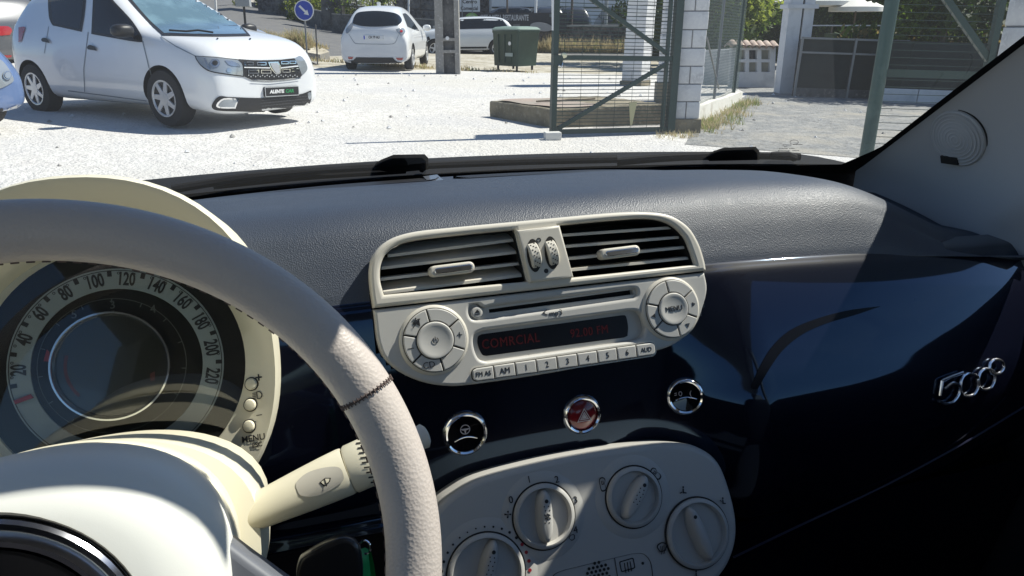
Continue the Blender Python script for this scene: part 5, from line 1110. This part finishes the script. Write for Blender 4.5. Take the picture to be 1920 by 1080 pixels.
b=B().tube([V((AY(951,28,37.6).x,37.6,tz)),AY(951,-40,37.6)],.045,mat('brown pole',(.10,.08,.07),.7),10); b.done('pole',None,'thin brown pole above the restaurant banner lettering','pole')
b=B().tube([V((AY(1072,28,39).x,39,tz)),AY(1074,-40,39)],.06,MATS['brown pole'],10); b.done('pole',None,'thin brown pole just right of the left green gate post','pole')
b=B().tube([V((AY(1136,28,38).x,38,tz-.4)),AY(1139,-40,38)],.09,mat('grey pole',(.28,.30,.31),.6),10); b.done('pole',None,'grey pole seen through the left green gate below its upper diagonal','pole')
# dry weeds along the far wall, island and kerb
for nm,L0_,n_,h_,lab in(('far',[(985,99,35.8),(1240,102,35.8)],130,.75,0),('isl',[(545,86,25.6),(572,90,25.2)],50,.55,0),('isl2',[(470,66,27.5),(610,93,25.4)],40,.30,0),('edge',[(560,112,22.4),(1000,141,20.3)],60,.16,0)):
    b=B()
    for i in range(n_):
        k=rnd.random(); a=L0_[0];c=L0_[1]; p=AY(a[0]+(c[0]-a[0])*k,a[1]+(c[1]-a[1])*k,a[2]+(c[2]-a[2])*k); tuft(b,p,h_*rnd.uniform(.5,1.2),34 if nm!='edge' else 12,M_straw,.25,.014)
    b.done('dry_weeds',None,{'far':'dry weeds growing along the foot of the rubble stone wall','isl':'dry grass tuft at the foot of the blue arrow sign','isl2':'dry straw grass on the kerbed island','edge':'sparse dry grass at the edge of the gravel lot'}[nm],'weeds',kind='stuff')
# --- concrete slab platform ---
sA=V((-.3,10.35,hz(-.3,0))); SP=[V((-.3,10.35,0)),V((.50,9.30,0)),V((2.02,9.95,0)),V((1.25,11.15,0))]; sl_=thing('concrete_slab','low rough brown concrete platform behind the left green gate','platform',sA)
M_slab=mat('rough brown concrete',(.235,.205,.145),.9,var=[(3,(.14,.125,.09),.45,.65),(16,(.30,.27,.21),.55,.7)],bump=(14,.7,.03,'N')); M_rust=mat('rust red sheet',(.36,.27,.23),.85,var=(2.5,(.30,.27,.23),.4,.65),bump=(10,.4,.02,'N'))
pts=[]
for k in range(4):
    a,c=SP[k]-SP[0],SP[(k+1)%4]-SP[0]
    for i in range(12): pts.append(a.lerp(c,i/12))
cc=sum(pts,V())/len(pts); jit=[rnd.uniform(-.010,.010) for p in pts]
rs=[[p+(p-cc).normalized()*(j_+e)+V((0,0,h+j_*.6)) for p,j_ in zip(pts,jit)] for h,e in((-.15,0),(.0,.0),(.10,.006),(.195,.0),(.207,-.015))]
b=B().rings(rs,M_slab,False,True); b.done('slab',sl_,ang=20)
q=[(SP[0]-SP[0]).lerp(cc,.08),(SP[1]-SP[0]).lerp(cc,.10),((SP[1]+SP[2])/2-SP[0]).lerp(cc,.10),((SP[0]+SP[3])/2-SP[0]).lerp(cc,.10)]
b=B().grid(lambda u,t:q[0].lerp(q[3],t).lerp(q[1].lerp(q[2],t),u)+V((0,0,.222+.006*math.sin(u*9+t*5))),10,10,M_rust); b.done('top_sheet',sl_)
dx=(SP[2]-SP[1]).normalized(); dy=V((-dx.y,dx.x,0)); o_=SP[1]-SP[0]
b=B(); b.tube([o_*.75+dx*(.15+.08*i)+dy*(.30+.03*math.sin(i*1.3))+V((0,0,.245)) for i in range(12)],.012,M_bark,5); b.done('fallen_branch',None,'thin dead branch lying on the rust-red top of the concrete platform','branch') and None
o=bpy.data.objects['fallen_branch']; o.location=sA
# --- block pillars ---
def bpillar(base,wd,dp,h,label,rot=0,bh=.195,m=None,foot=.0):
    t=thing('block_pillar',label,'pillar',base,rot,'pillars of white concrete blocks'); b=B(); mm=m or M_block; n=int(h/bh)
    f=Fr((0,0,0),(1,0,0),(0,1,0),False)
    def blk(x0,x1,y0,y1,z0,z1):
        k=z0*.0; s=V((UP.x*(z0),UP.y*(z0),0)); g=.006
        b.c2(rrect(x0+g,y0+g,x1-g,y1-g,.006,1),Fr(s,(1,0,0),(0,1,0),False),z0+g,z1-g,mm,.004,1)
    for i in range(n):
        z0=foot+i*bh; j=rnd.uniform(-.008,.008)
        if i%2: blk(j,wd+j,0,dp,z0,z0+bh)
        else: blk(j,wd*.5+j,0,dp,z0,z0+bh); blk(wd*.5+j,wd+j,0,dp,z0,z0+bh)
    b.done('blocks',t); c=B(); c.rings([[V((x,y,z))+V((UP.x*z,UP.y*z,0)) for x,y in((.02,.02),(wd-.02,.02),(wd-.02,dp-.02),(.02,dp-.02))] for z in(-.2,h)],M_mortar,False,True)
    for f_ in range(len(c.sm)): c.sm[f_]=False
    if foot: c.rings([[V((x,y,z)) for x,y in((-.02,-.02),(wd+.02,-.02),(wd+.02,dp+.02),(-.02,dp+.02))] for z in(-.2,foot)],M_slab,False,True)
    c.done('core',t); return t
q=G(1262,250); bpillar(V((q.x-.02,q.y+.06,q.z)),.34,.36,3.2,'nearest white block pillar, holding the hinge side of the left green gate',R(0),foot=.16,bh=.205)
q=AY(1232,196,12.9); bpillar(q,.36,.4,3.4,'white block pillar just left of and behind the nearest one, on a stained base',R(-5),foot=.35)
q=AY(1164,160,16.8); bpillar(q,.46,.5,3.6,'farthest white block pillar, seen through the middle of the left green gate',R(-32),foot=.1,bh=.22)
# --- left gate leaf ---
g0=G(1036,256); g1_=G(1258,250); gx=(g1_-g0); gL=gx.length; gx.normalize(); gt=thing('steel_gate','dark green steel gate leaf with diagonal braces, standing open beside the nearest white block pillar','gate',g0); GF=Fr((0,0,0),gx,UP,False); GW=Fr(g0,gx,UP,False)
gp=lambda u,v: GW.px(u,v)
def gbar(name,p,q,w_,d_,par,m=None,F=None): 
    F=F or GF; b=B().beam(F.p(*p),F.p(*q),w_,d_,m or M_green,up=F.n); return b.done(name,par)
gbar('post',(0,.02),(0,2.9),.062,.062,gt); gbar('post',(gL-.02,.02),(gL-.02,2.9),.10,.07,gt)
gbar('post',(gL-.13,.02),(gL-.13,2.9),.03,.05,gt)
a0=gp(1045,107); a1=gp(1245,110); gbar('rail',(0,(a0[1]+a1[1])/2),(gL,(a0[1]+a1[1])/2),.05,.045,gt); gbar('rail',(0,.05),(gL,.05),.05,.045,gt); gbar('rail',(0,2.85),(gL,2.85),.05,.045,gt)
gbar('brace',gp(1100,-8),gp(1250,100),.045,.035,gt); gbar('brace',gp(1040,245),gp(1252,118),.045,.035,gt)
b=B(); h=.075
while h<2.85: b.beam(GF.p(.03,h,-.01),GF.p(gL-.05,h,-.01),.0095,.0075,M_green); h+=.040
x=.12
while x<gL: b.beam(GF.p(x,.05,-.016),GF.p(x,2.85,-.016),.004,.004,M_green); x+=.22
b.done('wire_mesh',gt)
a=gp(1036,112); b=B().box(GF,-.035,a[1]-.06,.02,.075,a[1]+.05,.06,M_green); b.tube([GF.p(.02,a[1]-.05,.07),GF.p(.05,a[1]-.08,.08),GF.p(.07,a[1]-.02,.07)],.008,M_chrome,6); b.done('lock',gt)
a=gp(1054,104); b=B(); cushion(b,GF.p(a[0],a[1],.05),.035,.02,.03,mat('pale cream rag',(.72,.70,.50),.8),2.2,R(20)); b.done('rag',None,'pale cream rag tied to the middle rail beside the gate lock','rag'); bpy.data.objects['rag'].location=g0
a=gp(1030,10);c=gp(1031,57); b=B().c2([(a[0],a[1]+.3),(a[0]+.034,a[1]+.3),(c[0]+.028,c[1]),(c[0]+.010,c[1])],GF,.03,.036,M_wtxt); b.done('reflective_strip',gt)
b=B(); q0=gp(1186,192);q1=gp(1182,234); b.add([GF.p(q0[0]-.05,q0[1],.012),GF.p(q0[0]+.05,q0[1]+.01,.02),GF.p(q1[0]+.012,q1[1],.022),GF.p(q1[0]-.008,q1[1]-.01,.012),GF.p(q0[0]-.05,q0[1],.006),GF.p(q0[0]+.05,q0[1]+.01,.014),GF.p(q1[0]+.012,q1[1],.016),GF.p(q1[0]-.008,q1[1]-.01,.006)],[(0,1,2,3),(7,6,5,4),(0,4,5,1),(1,5,6,2),(2,6,7,3),(3,7,4,0)],mat('straw coloured rag',(.45,.42,.25),.85),False); b.done('rag',None,'straw-coloured pointed rag caught low in the left green gate mesh','rag'); bpy.data.objects['rag.001'].location=g0
q=G(1036,262); b=B().c2(rrect(-.09,-.05,.09,.06,.008),Fr(q,(1,.2,0),(0,1,0),False),0,.085,mat('pale concrete foot',(.6,.59,.56),.85,bump=(40,.3,.005,'N')),.008); b.done('concrete_block',None,'small pale concrete block on the gravel under the left green gate post','block')
# --- right gate leaf, nearer ---
Yr=5.1; r0=AY(1627,272,Yr); r0=r0-UP*((r0.z-hz(r0.x,0))/UP.z); rx=V((1,-.06,-.0245)).normalized(); rt=thing('steel_gate','nearer dark green steel gate leaf at right with its post crossing the whole windscreen view','gate',r0); RF=Fr((0,0,0),rx,UP,False); RW=Fr(r0,rx,UP,False)
B().tube([RF.p(0,0),RF.p(0,3)],.044,mat('worn green tube',(.025,.065,.06),.4,var=(5,(.07,.12,.105),.5,.72)),20).done('post',rt)
a=RW.px(1660,137); gbar('rail',(0,a[1]),(1.75,a[1]+.0),.05,.05,rt,None,RF); gbar('rail',(0,2.9),(1.75,2.9),.05,.05,rt,None,RF); gbar('brace',RW.px(1765,-15),RW.px(1880,150),.04,.035,rt,None,RF); gbar('post',(1.72,.3),(1.72,2.9),.06,.05,rt,None,RF)
a=RW.px(1888,40); gbar('post',(a[0]-.06,.0),(a[0]-.06,2.9),.04,.05,rt,None,RF)
b=B(); h=.35
while h<2.88: b.beam(RF.p(.04,h,-.012),RF.p(a[0]-.06,h,-.012),.004,.004,M_green); h+=.047
b.done('wire_mesh',rt)
q=AY(1884,60,4.95); bpillar(V((q.x+.19,5.0,hz(q.x,0))),.5,.25,3.0,'white block pillar at the far right edge behind the door pillar trim',R(6),bh=.21)
# --- kerb wall with chain link fence ---
k0=G(1291,246);k1=G(1391,191); kd=(k1-k0); kL=kd.length; kd.normalize(); kn=V((-kd.y,kd.x,0)); kw=thing('kerb_wall','low white crumbling kerb wall running back from the nearest block pillar','wall',k0)
M_kw=mat('warm whitewash',(.70,.68,.62),.9,var=[(3.5,(.45,.41,.34),.55,.72)],bump=(16,.5,.02,'N')); rs=[]  # warm white base with browner noise patches
for i in range(17):
    t=i/16; o=kd*kL*t; h=.27-.10*t+rnd.uniform(-.01,.01); rs.append([o+V((0,0,-.1)),o+kn*.0+V((0,0,h)),o+kn*.18+V((0,0,h)),o+kn*.18+V((0,0,-.1))])
B().rings(rs,M_kw,True,True).done('wall',kw,ang=20)
cf=thing('chain_link_fence','wire mesh fence on steel posts above the low white kerb wall','fence',k0); b=B(); ff=Fr(kn*.09,kd,UP,False)
M_wire=mat('dull fence wire',(.14,.18,.17),.6,.3)
s=-1.6
while s<kL: 
    for sg in(1,-1):
        x0,x1=s,s+1.6
        if sg<0: x0,x1=x1,x0
        y0,y1=.2,1.8; 
        ca,cb=max(0,min(x0,x1)),min(kL,max(x0,x1))
        if cb-ca<.05: continue
        fy=lambda x: y0+(x-x0)/(x1-x0)*(y1-y0)
        b.beam(ff.p(ca,fy(ca)),ff.p(cb,fy(cb)),.003,.003,M_wire)
    s+=.085
b.done('wire_mesh',cf)
for u,v,hh,rr_,mm in((1338,190,2.0,.022,M_post),(1374,184,3.2,.032,M_green),(1300,236,1.9,.02,M_green)):
    dr=rw(u,v); 
    kk=(k0+kn*.09-EYE).dot(kn)/dr.dot(kn); p=EYE+dr*kk-k0; B().tube([V((p.x,p.y,0)),V((p.x,p.y,0))+UP*hh],rr_,mm,8).done('post',cf)
B().beam(ff.p(kL*.55,.35),ff.p(kL*.25,1.1),.02,.02,M_post).done('stay',cf)
b=B()
for i in range(110):
    t=rnd.random()**1.3; p=k0+kd*kL*t-kn*abs(rnd.gauss(.12,.14)); tuft(b,V((p.x,p.y,hz(p.x,0))),.15*rnd.uniform(.4,1.2),16,rnd.choice((M_straw,M_weed,M_straw)),.13,.005)
b.done('weeds',None,'dry and green weeds at the foot of the low white kerb wall','weeds',kind='stuff')
b=B()
for i in range(26): p=G(1262+rnd.uniform(-30,40),252+rnd.uniform(-2,10)); tuft(b,p,.08,10,M_straw,.08,.004)
b.done('weeds',None,'short dry grass at the foot of the nearest block pillar','weeds',kind='stuff')
# --- stones scattered ---
b=B()
for i in range(240):
    x=rnd.uniform(-7,8); y=rnd.uniform(4.3,19)
    if x>2.3 and rnd.random()<.3: pass
    s=rnd.uniform(.008,.028)*(1+.06*y); q=V((x,y,hz(x,y)+s*.2)); a=rnd.uniform(0,3); vs=[q+V((s*math.cos(a+k*1.57)*rnd.uniform(.7,1.1),s*math.sin(a+k*1.57)*rnd.uniform(.7,1.1),0)) for k in range(4)]+[q+V((0,0,s*.7))]; b.add(vs,[(0,1,4),(1,2,4),(2,3,4),(3,0,4)],M_block if i%4 else M_conc,False)
b.done('loose_stones',None,'small loose stones scattered over the gravel lot','stones',kind='stuff')
# --- right background: lattice wall, white pillars, terrace, hedges ---
lw=thing('lattice_wall','white wall with six square openings and a ridge of curved roof tiles','wall',AY(1385,166,17)); lo0=lw.location.copy(); LF=Fr((0,0,0),(1,.05,-.0245),(0,0,1),False); LW=Fr(lo0,(1,.05,-.0245),(0,0,1),False); lp=lambda u,v: LW.px(u,v)
holes=[[lp(u,v) for u,v in((a,c),(b_,c),(b_,d),(a,d))] for (a,b_) in((1382,1398),(1405,1420),(1428,1444)) for (c,d) in((94,111),(117,135))]
out=[lp(1372,90),lp(1455,88),lp(1452,172),lp(1368,170)]
b=B().c2([out]+holes,LF,-.16,0,M_wall,.008,1); b.done('wall',lw)
b=B(); 
for i,hh_ in enumerate(holes): b.add([LF.p(x,y,-.13) for x,y in hh_],[(0,1,2,3)],M_cglass if i==2 else mat('beige back board',(.30,.30,.25),.9),False)
b.done('opening_back',lw)
M_tile=mat('terracotta tile',(.50,.40,.34),.85,var=(6,(.34,.26,.21),.45,.65)); x0_,x1_=lp(1372,84)[0]-.05,lp(1457,86)[0]; yt=lp(1415,88)[1]
n_t=7
for i in range(n_t):
    xc=x0_+(x1_-x0_)*(i+.5)/n_t; w_=(x1_-x0_)/n_t; b=B()
    b.grid(lambda u,t:LF.p(xc+w_*.52*math.cos(PI*u),yt+w_*.42*math.sin(PI*u)-.10*(t-.5)*(1 if t>.5 else -1)*2+.08,-.36+.56*t),12,3,M_tile); b.grid(lambda u,t:LF.p(xc+w_*.46*math.cos(PI*u),yt-.02+w_*.38*math.sin(PI*u)-.10*(t-.5)*(1 if t>.5 else -1)*2+.08,-.36+.56*t),12,3,M_tile); b.done('roof_tile',lw)
b=pwall(B(),[(1296,166,96,18.6),(1372,166,92,17.6)],.2,M_wall); b.done('white_wall',None,'plain greyish white wall left of the lattice wall, behind the wire mesh fence','wall')
pt=thing('gate_pillar','tall white gate pillar of two slabs with a dark gap, right of the lattice wall','pillar',AY(1462,168,15.5)); po=pt.location.copy(); f=Fr((0,0,0),(1,0,0),(0,0,1),False)
b=B().box(f,0,-.2,-.35,.26,3.4,0,M_wall); b.done('slab',pt); b=B().box(f,.30,-.2,-.35,.50,3.4,.0,M_wall); b.done('slab',pt); b=B().box(f,.26,-.2,-.3,.30,3.3,-.05,M_blackp); b.done('gap_strip',pt); b=B().box(f,-.05,AY(1462,16,15.5).z-po.z,-.4,.56,AY(1462,8,15.5).z-po.z,.05,M_wall); b.done('band',pt)
M_cloth=mat('dark green shade cloth',(.011,.018,.020),.85,var=(2,(.02,.03,.03),.4,.65))
hf=thing('screen_fence','dark green shade-cloth fence panel between the white gate pillar and the nearer gate post','fence',AY(1486,180,14.9)); ho=hf.location.copy(); f=Fr((0,0,0),(1,-.06,-.03),(0,0,1),False); 
b=B().box(f,0,0,-.05,2.0,1.06,0,M_cloth); b.done('panel',hf); b=B().box(f,0,-.1,-.06,2.0,.16,.02,M_concd); b.done('base',hf)
for y in(.80,1.06): B().box(f,0,y,.0,2.0,y+.035,.03,M_post).done('rail',hf)
for x in(0,1.0,1.96): B().box(f,x,-.05,.0,x+.04,1.1,.045,M_post).done('post',hf)
hf2=thing('screen_fence','dark green shade-cloth fence on a pale low wall, seen through the nearer right gate','fence',AY(1652,190,14.2)); f=Fr((0,0,0),(1,-.10,-.03),(0,0,1),False)
B().box(f,0,.22,-.05,7.5,1.08,0,M_cloth).done('panel',hf2); b=B()
for i in range(12): b.c2([(i*.62+.008,-.1),(i*.62+.612,-.1),(i*.62+.612,.24),(i*.62+.008,.24)],f,-.2,.04,M_wall,.008,1)
b.done('low_wall',hf2)
# parasols and tables
M_can=mat('white parasol cloth',(.78,.76,.70),.85)
for k,(u,v,Y,r_,lab) in enumerate(((1528,2,27,1.45,'white parasol showing above the white gate pillar'),(1606,12,26,.86,'white parasol just left of the nearer green gate post'),(1425,-14,30,1.5,'white parasol partly hidden above the tree at the lattice wall'))):
    p=AY(u,v,Y); gz=-.2; t=thing('parasol',lab,'parasol',V((p.x,p.y,gz)),0,'white parasols on the restaurant terrace'); hh=p.z-gz
    b=B(); n=8
    rs=[[V((rr_*math.cos(2*PI*i/(n*4)+.2)*(1-.04*math.sin(n*PI*i/(n*4))**2),rr_*math.sin(2*PI*i/(n*4)+.2),hh+z)) for i in range(n*4)] for rr_,z in((r_,-.16),(r_,-.02),(r_*.55,.16),(.04,.33))]
    b.rings(rs,M_can,False,True); b.done('canopy',t); B().tube([(0,0,0),(0,0,hh+.3)],.03,M_bark,8).done('pole',t)
for k,(u,Y) in enumerate(((1585,22),(1612,23))):
    p=AY(u,66,Y); zt_=p.z; t=thing('table',('white-topped terrace table left of the nearer green gate post, under the parasol','second white-topped terrace table, closest to the nearer green gate post')[k],'table',V((p.x,p.y,zt_-.75)),0,'tables on the restaurant terrace'); B().box(Fr((0,0,0),(1,0,0),(0,1,0)),-.3,-.3,.70,.3,.3,.75,M_can).done('tabletop',t); B().tube([(0,0,0),(0,0,.7)],.03,M_blackp,8).done('leg',t)
te=thing('terrace_railing','pale horizontal railing across the dark restaurant terrace','railing',AY(1500,49,20)); f=Fr((0,0,0),(1,.12,0),(0,0,1),False); B().box(f,0,0,0,2.6,.03,.03,M_wall).done('rail',te); 
for x in(0,.85,1.7,2.55): B().box(f,x,-1.1,0,x+.03,0,.03,M_bark).done('post',te)
# trees and hedges
tree(V((5.9,24.5,-.15)),5,V((6.9,24.5,2.6)),(1.9,1.6,1.9),9000,.17,[M_leaf[1],M_leaf[2],M_leaf[1],M_leaf[0]],'leafy sunlit tree behind the roof-tiled lattice wall','trees beyond the yard',60)
tree(V((4.4,27,-.1)),5,V((4.9,27,3.0)),(2.0,1.6,2.4),7000,.17,[M_leaf[0],M_leaf[1],M_leaf[0]],'darker tree between the nearest block pillar and the fence posts','trees beyond the yard',50)
tree(V((8.6,15.8,-.2)),5,V((8.8,15.8,2.4)),(1.8,1.3,1.5),9000,.13,[M_leaf[0],M_leaf[0],M_leaf[1]],'dark green tree seen through the nearer right gate','trees beyond the yard',50)
tree(V((10.6,14.9,-.2)),5,V((10.9,14.9,2.3)),(1.5,1.3,1.6),7000,.13,[M_leaf[0],M_leaf[1],M_leaf[2]],'rust-tinged green tree nearest the right edge of the windscreen','trees beyond the yard',40)
tree(V((-14.5,24,.3)),6,V((-13.6,24,3.4)),(4.5,2,1.9),8000,.2,[M_leaf[0],M_leaf[0],M_leaf[1]],'dark tree at the top left edge above the silver grey hatchback','trees beyond the yard',60)
for k,(x0,x1,y,z0,z1,n_,lab,ms) in enumerate(((9.0,17,31,-.2,3.4,9000,'dark hedge closing the back of the restaurant terrace',[M_leaf[0],M_leaf[0],M_leaf[1]]),(5.2,10.2,33.5,-.1,2.6,6000,'dark hedge behind the block pillars and the chain link fence',[M_leaf[0],M_leaf[1]]),(6.9,13,16.6,-.3,1.15,8000,'rough hedge behind the shade-cloth fence at right',[M_leaf[0],M_leaf[1],M_leaf[3]]))):
    t=thing('hedge',lab,'hedge',V(((x0+x1)/2,y,z0))); b=B(); w_=(x1-x0)/2; 
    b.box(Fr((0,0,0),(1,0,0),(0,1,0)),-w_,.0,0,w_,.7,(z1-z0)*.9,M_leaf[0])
    for i in range(n_):
        p=V((rnd.uniform(-w_,w_),rnd.uniform(-.35,.2),rnd.uniform(0,z1-z0)*(.95+.08*math.sin(i)))); a=V((rnd.gauss(0,1),rnd.gauss(-.6,1),rnd.gauss(0,1)+.6)).normalized(); x=a.orthogonal().normalized(); y_=a.cross(x); s=rnd.uniform(.10,.22); b.add([p-x*s*.5,p+y_*s*.3,p+x*s*.6,p-y_*s*.3],[(0,1,2,3)],rnd.choice(ms),False)
    b.done('foliage',t)
